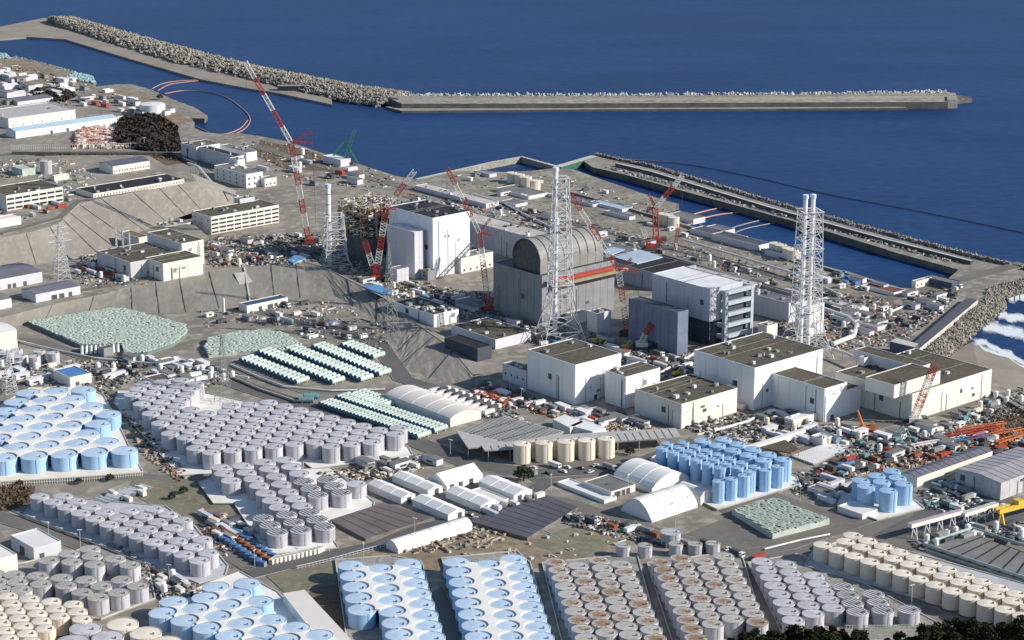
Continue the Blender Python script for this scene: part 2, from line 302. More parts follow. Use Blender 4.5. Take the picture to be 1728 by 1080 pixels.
def strip(name, top, zt, bot, zb, mt, sub=8, drains=(), **kw):
    def res(pl, z):
        P = [G(x, y, z) for x, y in pl]; L = [0]
        for a, b in zip(P, P[1:]): L.append(L[-1]+(b-a).length)
        out = []; N = 48
        for i in range(N+1):
            t = L[-1]*i/N; k = max(j for j in range(len(L)-1) if L[j] <= t+1e-9); u = (t-L[k])/max(L[k+1]-L[k], 1e-6); out.append(P[k].lerp(P[k+1], min(u, 1)))
        return out
    if isinstance(zt, list):
        raw = [G(x, y, z_) for (x, y), z_ in zip(top, zt)]; A = []; N = 48
        for i in range(N+1): u = i/N*(len(raw)-1); k = min(int(u), len(raw)-2); A.append(raw[k].lerp(raw[k+1], u-k))
        B = res(bot, zb)
    else: A, B = res(top, zt), res(bot, zb)
    m = MB(); N = len(A); vs = []
    for j in range(sub+1):
        for i in range(N):
            p = A[i].lerp(B[i], j/sub); n = 0 if j in (0, sub) else rnd.uniform(-.25, .25); vs.append((p.x, p.y, p.z+n))
    m.add(vs, [(j*N+i, (j+1)*N+i, (j+1)*N+i+1, j*N+i+1) for j in range(sub) for i in range(N-1)], mt)
    o = m.build(name, kind='structure')
    for k, (i, w, mm) in enumerate(drains):
        q = MB(); a, b = A[i], B[i]; q.tube(a+Vector((0, 0, .25)), b+Vector((0, 0, .25)), w, mm); q.build('drain_channel', o)
    q = MB()
    for a, b in zip(A, A[1:]): q.tube(a+Vector((0, 0, .1)), b+Vector((0, 0, .1)), .3, CONC)
    q.build('edge_kerb', o)
    return o
strip('lower_slope', M_TOP, ZM, M_BOT, ZG, SHOT, drains=[(i, .28, ROOFG) for i in (14, 19, 24, 27, 30, 34, 41, 44)]+[(38, .9, CONC_P)])
strip('upper_slope', T_TOP, ZT, T_BOT, ZM, SHOT, drains=[(i, .3, ROOFG) for i in (8, 13, 17, 21, 25, 29, 33, 38, 42, 45)])
R_TOP = [(545, 450), (600, 478), (650, 505), (700, 545), (725, 562), (760, 586), (798, 632)]
R_BOT = [(565, 500), (600, 520), (640, 545), (672, 595), (676, 628), (725, 640), (790, 662)]
RZ = [13, 10.5, 9, 8, 8, 7.5, 6.5]
strip('side_slope', R_TOP, RZ, R_BOT, ZG-.2, SHOT, drains=[(i, .35, DARKG) for i in (6, 14, 28, 34, 41)])
m = MB(); A = [G(x, y, z_) for (x, y), z_ in zip(R_TOP, RZ)]; n = len(A); vs = [tuple(p) for p in A]+[(p.x+10, p.y+9, ZG-.5) for p in A]
m.add(vs, [(i, i+1, n+i+1, n+i) for i in range(n-1)], SHOT); m.build('slope_back', kind='structure')

# terrace, yard and lot surfaces
patch('tan_waste_ground', [(0, 100), (40, 103), (100, 122), (150, 136), (158, 146), (110, 140), (60, 142), (0, 138)], SANDY)
patch('spit_gravel', [(222, 144), (255, 153), (290, 168), (345, 193), (338, 197), (300, 192), (262, 170), (225, 152)], PALE)
patch('tan_yard', [(200, 150), (240, 160), (280, 178), (320, 202), (300, 215), (240, 175), (150, 158)], SANDY)
patch('brown_quay', [(440, 236), (520, 254), (575, 272), (560, 290), (480, 285), (430, 262)], DIRT)
patch('quay_paving', [(575, 272), (665, 299), (700, 306), (790, 292), (935, 288), (1010, 304), (1142, 344), (1100, 360), (980, 330), (820, 330), (700, 335), (560, 292)], PALE)
patch('brown_bank', [(60, 260), (330, 262), (310, 275), (280, 280), (60, 268)], DIRT)
patch('bright_yard', [(820, 345), (960, 335), (1100, 365), (1290, 425), (1430, 462), (1500, 490), (1400, 500), (1200, 440), (1000, 380)], PALE)
patch('ramp_ground', [(560, 500), (640, 548), (668, 600), (600, 590), (480, 560), (500, 510)], PALE)
patch('dark_lot', [(395, 405), (520, 398), (560, 440), (520, 436), (420, 432), (352, 436)], ASPHALT)
patch('dirt_mound', [(1640, 700), (1728, 680), (1850, 720), (1850, 760), (1728, 742), (1650, 716)], DIRT)
patch('rusty_yard', [(1370, 795), (1440, 745), (1560, 720), (1728, 740), (1728, 770), (1640, 745), (1540, 770), (1450, 800), (1400, 806)], DIRT)
patch('grassy_lot', [(230, 800), (330, 812), (420, 880), (440, 950), (390, 960), (340, 905), (250, 850), (215, 828)], GRASSY)
patch('brown_bank', [(0, 822), (60, 820), (55, 850), (0, 868)], DIRT)
patch('tan_lot', [(600, 912), (700, 905), (860, 905), (1040, 900), (1050, 930), (900, 960), (560, 965), (480, 950)], SANDY)
patch('green_grid_lot', [(890, 918), (960, 890), (1035, 912), (985, 948)], GRASSY)
patch('pale_yard', [(880, 770), (1090, 770), (1100, 790), (1030, 800), (940, 812), (890, 800)], ASPHALT_L)
patch('dark_yard', [(1210, 860), (1300, 828), (1420, 870), (1480, 880), (1560, 862), (1660, 880), (1540, 930), (1430, 900), (1320, 925)], ASPHALT_L)
patch('asphalt_lot', [(1560, 840), (1640, 800), (1728, 850), (1728, 880), (1600, 905), (1470, 905), (1540, 870)], ASPHALT)
patch('asphalt_lot', [(1150, 905), (1240, 868), (1330, 915), (1390, 905), (1375, 930), (1280, 950), (1200, 930)], ASPHALT_L)
patch('sand_yard', [(430, 955), (560, 930), (600, 940), (560, 990), (480, 1000)], GRASSY)
patch('dark_ground', [(490, 1010), (575, 985), (590, 1080), (560, 1100), (500, 1020)], DIRT)
patch('dark_lane', [(730, 1000), (745, 990), (800, 1100), (760, 1100)], ASPHALT)  # narrow asphalt strip between the blue tank columns
patch('pit_floor', [(1560, 925), (1640, 900), (1760, 950), (1760, 1000), (1680, 970)], ASPHALT_L)
for pts, w, mt in [([(-50, 575), (60, 575), (150, 605), (300, 608), (380, 618), (520, 660), (640, 662), (700, 655)], 9, ASPHALT_L),
    ([(300, 610), (420, 655), (560, 700), (700, 745), (800, 785), (900, 800), (1060, 790), (1180, 745)], 12, ASPHALT),
    ([(420, 520), (560, 555), (640, 580), (680, 640), (760, 665), (860, 690)], 10, ASPHALT),
    ([(-40, 650), (80, 655), (200, 668)], 10, ASPHALT_L),
    ([(-40, 815), (240, 805), (330, 812), (480, 795), (640, 775), (700, 770)], 8, ASPHALT_L),
    ([(-40, 862), (60, 890), (180, 935), (330, 985), (430, 1005)], 10, ASPHALT_L),
    ([(420, 970), (520, 945), (640, 920), (700, 895), (800, 870), (880, 845), (920, 815), (900, 800)], 9, ASPHALT),
    ([(880, 835), (960, 850), (1060, 885), (1180, 920), (1300, 960), (1420, 990), (1560, 1050)], 10, ASPHALT_L),
    ([(1200, 945), (1330, 922), (1440, 885), (1540, 850), (1650, 815), (1728, 800)], 8, ASPHALT_L),
    ([(1340, 800), (1400, 812), (1440, 800), (1520, 770), (1640, 735), (1728, 720)], 8, ASPHALT),
    ([(1230, 775), (1340, 750), (1480, 720), (1728, 660)], 7, ASPHALT_L),
    ([(690, 330), (800, 370), (1000, 430), (1200, 480), (1400, 540), (1550, 575)], 10, ASPHALT_L),
    ([(800, 338), (1000, 385), (1200, 436), (1400, 492), (1500, 520)], 7, ASPHALT),
    ([(1380, 495), (1480, 510), (1560, 490), (1660, 462), (1728, 445)], 10, ASPHALT_L),
    ([(1490, 505), (1530, 560), (1500, 580)], 10, ASPHALT_L),
    ([(425, 245), (520, 275), (640, 305), (760, 335)], 9, ASPHALT_L),
    ([(0, 262), (100, 258), (230, 257), (300, 260), (350, 280), (420, 310)], 8, ASPHALT_L),
    ([(240, 870), (330, 905), (420, 960)], 6, ASPHALT_L),
    ([(1040, 620), (1100, 640), (1160, 610), (1240, 560)], 8, ASPHALT),
    ([(560, 455), (700, 520), (840, 545), (1000, 600)], 8, ASPHALT_L)]:
    road(pts, w*1.25, mt)
road([(-60, 523), (100, 497), (190, 482), (300, 462)], 7, ASPHALT_L, ZM)
road([(0, 395), (100, 368), (130, 342), (250, 318), (320, 303)], 6, ASPHALT_L, ZT)
# beach and surf
m = MB(); a = [(1575, 606), (1640, 572), (1700, 592), (1760, 628), (1900, 700)]; b = [(1600, 640), (1660, 655), (1728, 690), (1800, 740), (1900, 800)]
A = [G(x, y, -.3) for x, y in a]; B = [G(x, y, 5.2) for x, y in b]; n = len(A); m.add([tuple(p) for p in A+B], [(i, n+i, n+i+1, i+1) for i in range(n-1)], SAND); m.build('beach', kind='structure')
for k, (pts, w) in enumerate([([(1634, 570), (1680, 587), (1728, 613), (1800, 652)], 16), ([(1648, 553), (1700, 556), (1745, 572), (1800, 596)], 30), ([(1676, 532), (1728, 538), (1800, 556)], 20), ([(1698, 505), (1728, 500), (1800, 508)], 20), ([(1640, 578), (1700, 604), (1760, 634), (1820, 670)], 7)]):
    m = MB(); z = .25+.08*k; N = 24; W5 = 7; at = []; vs = []
    for i in range(N+1):
        u = i/N*(len(pts)-1); j = min(int(u), len(pts)-2); x, y = (pts[j][0]+(pts[j+1][0]-pts[j][0])*(u-j), pts[j][1]+(pts[j+1][1]-pts[j][1])*(u-j))
        for q in range(W5): e = q/(W5-1); vs.append(tuple(G(x+3*sin(i*1.7), y+(e-.5)*w+2*sin(i*.9+k), z))); at.append(sin(pi*e)*min(1, i/3))
    m.add(vs, [(i*W5+q, (i+1)*W5+q, (i+1)*W5+q+1, i*W5+q+1) for i in range(N) for q in range(W5-1)], FOAM); o = m.build('surf_foam', kind='structure'); a = o.data.attributes.new('thick', 'FLOAT', 'POINT'); a.data.foreach_set('value', at)
# ------------------------------------------------------------------ storage tanks
def tank_proto(kind, r, h, shell, roof, ribs=0, apex=.5, seg=28, ladder=True):
    """meshes of one tank, origin at the centre of its base"""
    m = MB(); n = seg
    ring = [(r*cos(2*pi*i/n), r*sin(2*pi*i/n)) for i in range(n)]
    vs = [(x, y, 0) for x, y in ring]+[(x, y, h) for x, y in ring]; m.add(vs, [(i, (i+1) % n, n+(i+1) % n, n+i) for i in range(n)], shell)
    sh = m.mesh(kind+'_shell', True)
    m = MB(); r2 = r+.12
    rg = [(r2*cos(2*pi*i/n), r2*sin(2*pi*i/n)) for i in range(n)]; ri = [(x*.965, y*.965) for x, y in rg]
    vs = [(x, y, h-.35) for x, y in rg]+[(x, y, h+.05) for x, y in rg]+[(x, y, h+.05) for x, y in ri]+[(x*.965, y*.965, h-.1) for x, y in ri]+[(0, 0, h-.02+apex)]
    fs = [(k*n+i, k*n+(i+1) % n, (k+1)*n+(i+1) % n, (k+1)*n+i) for k in range(3) for i in range(n)]
    m.add(vs, fs[:2*n], roof); o_ = len(m.v)-len(vs); k_ = m.mi(RIM); m.f += [tuple(i+o_ for i in f) for f in fs[2*n:]]; m.m += [k_]*n; k_ = m.mi(roof); m.f += [(3*n+i, 3*n+(i+1) % n, 4*n) for i in range(n)]; m.m += [k_]*n
    rf = m.mesh(kind+'_roof'); parts = [('shell', sh), ('roof', rf)]
    m = MB(); m.box(r*.45, -r*.3, h, r*.45+.9, -r*.3+.9, h+.9, RIM); parts.append(('roof_hatch', m.mesh(kind+'_hatch')))
    if ladder:
        m = MB(); a = R(-62); c = (r*cos(a), r*sin(a))
        for s in (-.35, .35): m.tube((c[0]*1.04+s, c[1]*1.04, 0), (c[0]*1.04+s, c[1]*1.04, h+1), .09, shell)
        for k in range(int(h/1.2)): m.box(c[0]*1.04-.35, c[1]*1.04-.05, 1+k*1.2, c[0]*1.04+.35, c[1]*1.04+.05, 1.1+k*1.2, shell)
        parts.append(('ladder', m.mesh(kind+'_ladder')))
    if ribs:
        for k in range(ribs):
            m = MB(); y = -r+2*r*(k+.5)/ribs; L = math.sqrt(max(r*r-y*y, .1))*.96
            c, s_ = cos(R(-52)), sin(R(-52)); p = (-L*c-y*s_, -L*s_+y*c, h+.45); q = (L*c-y*s_, L*s_+y*c, h+.45)
            m.tube(p, q, .16, RIM); parts.append(('roof_rib', m.mesh(kind+'_rib')))
    return parts
def put_tank(proto, p, label, group, rz=0, cat='tank'):
    k = proto[0][1].name; nm_ = 'blue_tank' if 'blue' in k else 'cream_tank' if 'cream' in k else 'silo' if 'silo' in k else 'reservoir_tank' if 'reservoir' in k else 'rust_topped_tank' if 'rust' in k else 'grey_tank'
    t = thing(nm_, label, cat, p, rz, group)
    for nm, me in proto: obj(nm, me, t)
    return t
def centers(cols, z):
    out = []
    for a, b, n in cols:
        A, B = G(*a, z), G(*b, z); out.append([A.lerp(B, i/max(n-1, 1)) for i in range(n)])
    return out
PADN = [0]
def pad(poly, mt=PAD, h=.6, label='', z=ZG, wall=True):
    PADN[0] += 1; h += .012*PADN[0]
    t = thing('tank_pad', label, 'tank pad'); m = MB(); Pp = [(p.x, p.y) for p in px(poly, z+h)]; m.prism(Pp, z-.5, z+h, CONC, mt); m.build('floor_slab', t)
    m = MB(); n = len(Pp)
    for i in range(n): a, b = Pp[i], Pp[(i+1) % n]; m.tube((*a, z+h+.25), (*b, z+h+.25), .35, CONC_P)
    m.build('bund_wall', t); return t

# --- blocks whose tanks stand on a lattice, kept where the photograph has them
def inside(p, poly):
    c = False; n = len(poly)
    for i in range(n):
        a, b = poly[i], poly[(i+1) % n]
        if (a[1] > p[1]) != (b[1] > p[1]) and p[0] < (b[0]-a[0])*(p[1]-a[1])/(b[1]-a[1])+a[0]: c = not c
    return c
def topx(P):
    q = P-CAM; Z = q.dot(FW); return (864+F*q.x/Z, 540-F*q.dot(UP)/Z)
def lattice(O, u, nu, v, nv, z, poly, ri, rj):
    o = G(*O, z); U = (G(O[0]+u[0]*nu, O[1]+u[1]*nu, z)-o)/nu; V = (G(O[0]+v[0]*nv, O[1]+v[1]*nv, z)-o)/nv; out = {}
    for j in rj:
        for i in ri:
            p = o+U*i+V*j
            if inside(topx(p), poly): out[(i, j)] = p
    return out, U, V
def place_lattice(pts, proto, desc, group, rowword='row', h=0):
    rows = {}
    for (i, j), p in pts.items(): rows.setdefault(j, []).append((topx(p)[0], i, p))
    for jn, j in enumerate(sorted(rows)):
        for k, (_, i, p) in enumerate(sorted(rows[j])):
            put_tank(proto, (p.x, p.y, p.z-h), f'{desc}, {ordn(k+1)} in {ordn(jn+1)} row from front', group, rnd.uniform(-.15, .15))
def cover_sheet(pts, U, V, r, z, label):
    """white rain cover between neighbouring tanks, with round cut-outs over the tank roofs"""
    m = MB(); got = False; r = min(r, U.length*.49, V.length*.49)
    for (i, j), p in pts.items():
        if all(k in pts for k in ((i+1, j), (i, j+1), (i+1, j+1))):
            C = [p, p+U, p+U+V, p+V]
            if U.cross(V).z < 0: C = [C[0], C[3], C[2], C[1]]
            poly = []
            for k in range(4):
                c = C[k]; pr = (C[k-1]-c); nx = (C[(k+1) % 4]-c); a0 = math.atan2(pr.y, pr.x); a1 = math.atan2(nx.y, nx.x)
                while a1 > a0: a1 -= 2*pi
                for s in range(7):
                    a = a0+(a1-a0)*s/6
                    poly.append((c.x+r*cos(a), c.y+r*sin(a)))
            n = len(poly); m.add([(x, y, z-.35) for x, y in poly]+[(x, y, z+.35) for x, y in poly], [tuple(range(n, 2*n))]+[(a, (a+1) % n, n+(a+1) % n, n+a) for a in range(n)], COVER); got = True
    if got: tag(m.build('rain_cover'), label, 'cover')

PB15 = tank_proto('wide_blue', 7.45, 8.0, TANKB, TANKBT, apex=.25)
z = ZG+.7+8
la, U, V = lattice((210, 760), (-51, 3), 4, (-31, -14), 4, z, [(-40, 812), (228, 768), (186, 737), (196, 700), (160, 690), (142, 655), (56, 652), (-40, 712)], range(-8, 8), range(0, 12))
pad([(-90, 820), (243, 798), (226, 770), (200, 715), (176, 668), (140, 650), (50, 655), (-90, 735)], mat('cream_bund_coating', (.80, .74, .64), (.70, .64, .55), sc=.1, rough=.7), label='white coated floor under the leftmost big block of wide pale blue tanks')
place_lattice(la, PB15, 'wide blue tank behind the picket fence', 'wide pale blue tanks in the far left block', h=8)
cover_sheet(la, U, V, 7.5, z+.25, 'white rain cover between the pale blue tanks of the far left block')

PG10 = tank_proto('grey', 5.15, 8.7, TANKG, TANKGT, apex=.35)
z = ZG+.7+8.7
lb, U, V = lattice((667, 732), (-34, 3.4), 4, (-26.6, -6.7), 8, z, [(206, 652), (262, 640), (345, 640), (342, 668), (322, 684), (372, 690), (388, 684), (425, 676), (470, 678), (684, 724), (682, 740), (545, 755), (526, 746), (340, 766), (320, 757), (250, 702)], range(-12, 18), range(-2, 22))
pad([(512, 780), (528, 792), (697, 768), (690, 755), (660, 740), (470, 690), (330, 660), (200, 660), (192, 680), (303, 803), (440, 795), (512, 790)], label='white coated floor under the large grey tank block left of the green cylinders')
place_lattice(lb, PG10, 'lilac grey tank left of the green cylinders', 'lilac grey tanks of the large middle left block', h=8.7)

PB13 = tank_proto('blue', 6.5, 7.0, TANKB, TANKBT, apex=.25)
z = ZG+.7+7
member = {0: range(0, 5), 1: range(0, 7), 2: range(1, 7), 3: range(1, 4), 4: range(2, 3)}
O = (275, 1034); o = G(*O, z); U = (G(275+38*4, 1034+13*4, z)-o)/4; V = (G(275+17.6*3, 1034-18.5*3, z)-o)/3
lc = {(i, j): o+U*i+V*j for j in member for i in member[j]}
pad([(262, 1062), (262, 1030), (350, 985), (405, 965), (470, 1000), (545, 1090), (560, 1160), (420, 1160)], label='pale floor under the blue tanks left of the long white shed at the bottom edge')
place_lattice(lc, PB13, 'pale blue tank left of long white bottom shed', 'pale blue tanks left of the long white shed', h=7)
cover_sheet(lc, U, V, 6.6, z+.25, 'white rain cover between the pale blue tanks left of the long white shed')

# --- blocks given column by column (photo pixels of the first and last roof centre)
def columns(cols, proto, h, desc, group, cover=None, r=0, z0=ZG+.7):
    cs = centers(cols, z0+h)
    for c, col in enumerate(cs):
        for k, p in enumerate(col):
            pr = proto
            if isinstance(desc, list): lb = desc[c]
            else: lb = f'{desc}, {ordn(k+1)} from back in {ordn(c+1)} column'
            if '{' in lb: lb = lb.format(ordn(k+1))
            put_tank(pr, (p.x, p.y, z0), lb, group, rnd.uniform(-.15, .15))
    if cover:
        m = MB(); r = min([r]+[(c_[1]-c_[0]).length*.49 for c_ in cs]+[(b_[0]-a_[0]).length*.47 for a_, b_ in zip(cs, cs[1:])])
        for a, b in zip(cs, cs[1:]):
            for k in range(min(len(a), len(b))-1):
                cell = {(0, 0): a[k], (1, 0): b[k], (0, 1): a[k+1], (1, 1): b[k+1]}
                C = [a[k], a[k+1], b[k+1], b[k]]; poly = []
                for q in range(4):
                    c0 = C[q]; pr_ = C[q-1]-c0; nx = C[(q+1) % 4]-c0; a0 = math.atan2(pr_.y, pr_.x); a1 = math.atan2(nx.y, nx.x)
                    while a1 > a0: a1 -= 2*pi
                    for s in range(7): t = a0+(a1-a0)*s/6; poly.append((c0.x+r*cos(t), c0.y+r*sin(t)))
                n = len(poly); zz = z0+h+.25; m.add([(x, y, zz-.35) for x, y in poly]+[(x, y, zz+.35) for x, y in poly], [tuple(range(n, 2*n))]+[(t, (t+1) % n, n+(t+1) % n, n+t) for t in range(n)], COVER)
        tag(m.build('rain_cover'), cover, 'cover')
def c4(ox, oy, s, L): return [((ox+a/s, oy+b/s), (ox+c/s, oy+d/s), n) for a, b, c, d, n in L]
PB133 = tank_proto('blue_mid', 6.55, 7.5, TANKB, TANKBT, apex=.25)
colsL = c4(560, 930, 4.32, [(140, 103, 220, 425, 5), (355, 128, 545, 785, 9), (555, 88, 775, 800, 10)])
pad([(566, 945), (660, 938), (712, 948), (760, 1130), (600, 1130), (583, 1065)], CONC, label='grey floor under the three blue tank columns right of the long white shed')
columns(colsL, PB133, 7.5, 'pale blue tank right of long white shed', 'pale blue tanks in the three columns by the white shed', cover='white rain cover between the blue tanks right of the long white shed', r=6.6)
colsR = c4(560, 930, 4.32, [(910, 78, 1130, 800, 10), (1140, 98, 1360, 795, 10), (1322, 58, 1570, 790, 11)])
pad([(745, 942), (872, 930), (895, 950), (945, 1130), (800, 1130)], CONC, label='grey floor under the blue tank columns beside the rust topped tanks')
columns(colsR, PB133, 7.5, 'pale blue tank left of rust topped tanks', 'pale blue tanks in the three columns by the rusty tanks', cover='white rain cover between the blue tanks left of the rust topped tanks', r=6.6)

PRUST = tank_proto('rust_topped', 5.0, 7.5, TANKG, TANKRUST, apex=.15)
def c8(L): return c4(900, 900, 4.32, L)
pad([(915, 950), (1075, 935), (1128, 1130), (960, 1130)], CONC, label='grey floor under the left block of rust stained grey tanks')
columns(c8([(165, 208, 385, 762, 10), (330, 235, 535, 722, 9), (480, 195, 735, 805, 11), (645, 225, 890, 765, 10)]), PRUST, 7.5,
        'stained lid grey tank, left rusty block', 'grey tanks with stained lids, left rusty block')
pad([(1092, 950), (1250, 930), (1310, 1130), (1150, 1130)], CONC, label='grey floor under the right block of rust stained grey tanks')
columns(c8([(930, 210, 1185, 760, 10), (1075, 180, 1310, 660, 9), (1245, 200, 1455, 620, 8), (1390, 165, 1635, 645, 9)]), PRUST, 7.5,
        'stained lid grey tank, right rusty block', 'grey tanks with stained lids, right rusty block')

PG103 = tank_proto('grey_low', 5.15, 6.3, TANKG, TANKGT, apex=.2)
PG103R = tank_proto('grey_ribbed', 5.15, 6.3, TANKG, TANKR, ribs=6, apex=.1)
pad([(1262, 950), (1345, 935), (1440, 975), (1580, 1050), (1580, 1075), (1330, 1090)], CONC, label='grey floor under the grey tanks behind the dark pine trees')
def c12(L): return c4(1200, 810, 4, L)
columns(c12([(345, 548, 555, 945, 8), (505, 568, 690, 902, 7), (695, 645, 825, 862, 5)]), PG103, 6.3, 'plain grey tank above the pine trees', 'plain grey tanks near the pine trees')
columns(c12([(890, 718, 990, 888, 4), (1095, 768, 1160, 878, 3), (1335, 873, 1335, 873, 1)]), PG103R, 6.3,
        ['grey tank with ribbed lid, {} from back in the column of four', 'grey tank with ribbed lid, {} from back in the column of three', 'lone grey tank with ribbed lid at the right end above the pines'], 'grey tanks with ribbed lids near the pine trees')

PC94 = tank_proto('cream', 4.65, 8.3, TANKC, TANKCT, apex=.4)
pad([(1358, 955), (1372, 930), (1440, 905), (1800, 1005), (1800, 1090), (1728, 1062)], PADB, label='blue grey floor under the long rows of cream tanks at the right')
rowsC = c4(1200, 810, 4, [(755, 435, 755+114*14, 435+40.6*14, 15), (910, 413, 910+114*12, 413+40.6*12, 13), (955, 372, 955+113*13, 372+40.2*13, 14)])
cs = centers(rowsC, ZG+.7+8.3)
for c, col in enumerate(cs):
    for k, p in enumerate(col): put_tank(PC94, (p.x, p.y, ZG+.7), f'cream tank, {ordn(k+1)} from upper left in the {["front", "middle", "back"][c]} long cream row', 'cream tanks in the long rows at the right')

PG11 = tank_proto('grey_wide', 5.4, 7.0, TANKG, TANKGT, apex=.2); PG11R = tank_proto('grey_wide_ribbed', 5.4, 7.0, TANKG, TANKR, ribs=6, apex=.1)
pad([(335, 815), (370, 800), (560, 790), (632, 848), (630, 856), (560, 880), (555, 900), (572, 925), (470, 935), (452, 938), (395, 850), (360, 850)], label='white coated floor under the grey tanks with ribbed lids beside the brown sheet')
def plain(pts, ox, oy, s): return [(ox+a/s, oy+b/s) for a, b in pts]
A3 = plain([(235, 100), (260, 155), (325, 220), (425, 85), (465, 145), (530, 205), (580, 265), (640, 335), (700, 400), (765, 462), (620, 50), (670, 112), (735, 182), (780, 252), (845, 322), (910, 387), (970, 450), (820, 30), (870, 92), (945, 156)], 330, 770, 5.4)
nm = [2, 2, 2, 0, 0, 0, 0, 0, 0, 0, 1, 1, 1, 1, 1, 1, 1, 3, 3, 3]
idx = {}
for (x, y), k in zip(A3, nm):
    idx[k] = idx.get(k, 0)+1; p = G(x, y, ZG+.7+7); w = {2: 'short leftmost', 0: 'second', 1: 'third', 3: 'fourth'}[k]
    put_tank(PG11, (p.x, p.y, ZG+.7), f'plain lid grey tank, {ordn(idx[k])} from back, {w} column above the ribbed trio', 'plain grey tanks of the middle left group')
A3R = [plain([(615, 560), (680, 625), (745, 690)], 330, 770, 5.4), plain([(830, 530), (895, 600), (960, 670)], 330, 770, 5.4), plain([(1035, 510), (1105, 575), (1175, 640)], 330, 770, 5.4), plain([(985, 230), (1050, 290), (1115, 350)], 330, 770, 5.4), plain([(1195, 210), (1260, 270), (1330, 330)], 330, 770, 5.4)]
for c, col in enumerate(A3R):
    for k, (x, y) in enumerate(col):
        p = G(x, y, ZG+.7+7); w = ['left column of the front trio', 'middle column of the front trio', 'right column of the front trio', 'left column above the brown sheet', 'right column above the brown sheet'][c]
        put_tank(PG11R, (p.x, p.y, ZG+.7), f'ribbed lid grey tank, {ordn(k+1)} from back in {w}', 'ribbed grey tanks of the middle left group')
p = G(602, 816, ZG+.7+7); put_tank(PG11, (p.x, p.y, ZG+.7), 'lone grey tank with plain lid beside the small white shed, right of the ribbed lids', 'plain grey tanks of the middle left group')

PG10L = tank_proto('grey_long_rows', 5.0, 7.0, TANKG, TANKGT, apex=.3)
pad([(40, 868), (55, 850), (110, 840), (280, 855), (330, 890), (385, 955), (380, 972), (335, 985)], PADB, label='blue grey floor under the long diagonal rows of grey tanks at the left')
rows = c4(40, 820, 4.8, [(130, 82, 1425, 603, 12), (320, 78, 1497, 540, 11), (855, 197, 1450, 432, 6), (1055, 183, 1290, 275, 3)])
for c, col in enumerate(centers(rows, ZG+.7+7)):
    for k, p in enumerate(col): put_tank(PG10L, (p.x, p.y, ZG+.7), f'lilac grey tank, {ordn(k+1)} from upper left in the {["front", "second", "third", "short rear"][c]} diagonal row', 'lilac grey tanks in diagonal rows at the left')

TMOT = mat('mottled_tank_roof', (.50, .48, .45), (.38, .36, .33), sc=.5, det=6, rough=.8, tint=.1, c3=(.28, .26, .22), sc3=1.0)
PG10S = tank_proto('grey_scattered', 5.0, 7.3, TANKG, TMOT, apex=.2)
A5 = plain([(875, 150), (670, 195), (895, 220), (1120, 245), (475, 260), (700, 275), (920, 300), (1265, 305), (135, 400), (365, 410), (600, 430), (835, 450), (1185, 450), (170, 470), (400, 490), (640, 505), (985, 510), (1340, 510), (210, 545), (800, 570), (1155, 575), (-60, 395), (-30, 470), (10, 540), (955, 620), (-190, 470), (-170, 545)], 0, 900, 5.76)
pad([(-60, 960), (40, 950), (190, 915), (250, 955), (262, 1010), (170, 1045), (100, 1040), (-60, 1010)], CONC, label='grey floor under the loosely spaced grey tanks in the lower left')
A5s = sorted(A5, key=lambda q: (round(q[1]/9), q[0])); rowk = {}
for x, y in A5s:
    k = round(y/9); rowk.setdefault(k, []).append((x, y))
for rn, k in enumerate(sorted(rowk)):
    for c, (x, y) in enumerate(rowk[k]):
        p = G(x, y, ZG+.7+7.3); put_tank(PG10S, (p.x, p.y, ZG+.7), f'mottled lid grey tank in loose group, {ordn(c+1)} from left, line {ordn(rn+1)} from top', 'mottled grey tanks in the loose lower left group')
PC9 = tank_proto('cream_small', 4.45, 8.0, TANKC, TANKCT, apex=.4)
z = ZG+.7+8
ld, U, V = lattice((50, 1010), (37, 4.6), 2, (6.8, 12.6), 4, z, [(-40, 1000), (30, 998), (112, 1006), (150, 1020), (170, 1060), (180, 1160), (-60, 1160)], range(-3, 4), range(-1, 9))
ld = {(i, j): p for (i, j), p in ld.items() if not (topx(p)[0] > 95+ (0 if topx(p)[1] < 1052 else -12) and topx(p)[1] > 1052)}
place_lattice(ld, PC9, 'cream tank in tight bottom left block', 'cream tanks at the bottom left corner', h=8)
PL = tank_proto('wide_lid_cream', 7.1, 7.6, TANKC, TANKCT, apex=.3); PLG = tank_proto('wide_lid_grey', 7.1, 7.6, TANKG, TANKGT, apex=.3)
for x, y, c, l in [(207, 1053, 1, 'wide cream tank at the bottom, upper one of the cream pair'), (246, 1068, 1, 'wide cream tank at the bottom, lower one beside the blue block'), (144, 1060, 0, 'wide grey tank just right of the tight cream block'), (182, 1075, 0, 'wide grey tank between the cream pair and its grey twin'), (123, 1082, 0, 'wide grey tank cut by the bottom edge beside the tight cream block'), (280, 1084, 1, 'wide cream tank cut by the bottom edge under the blue block')]:
    p = G(x, y, ZG+.7+7.6); put_tank(PL if c else PLG, (p.x, p.y, ZG+.7), l, 'wide tanks along the bottom left edge')

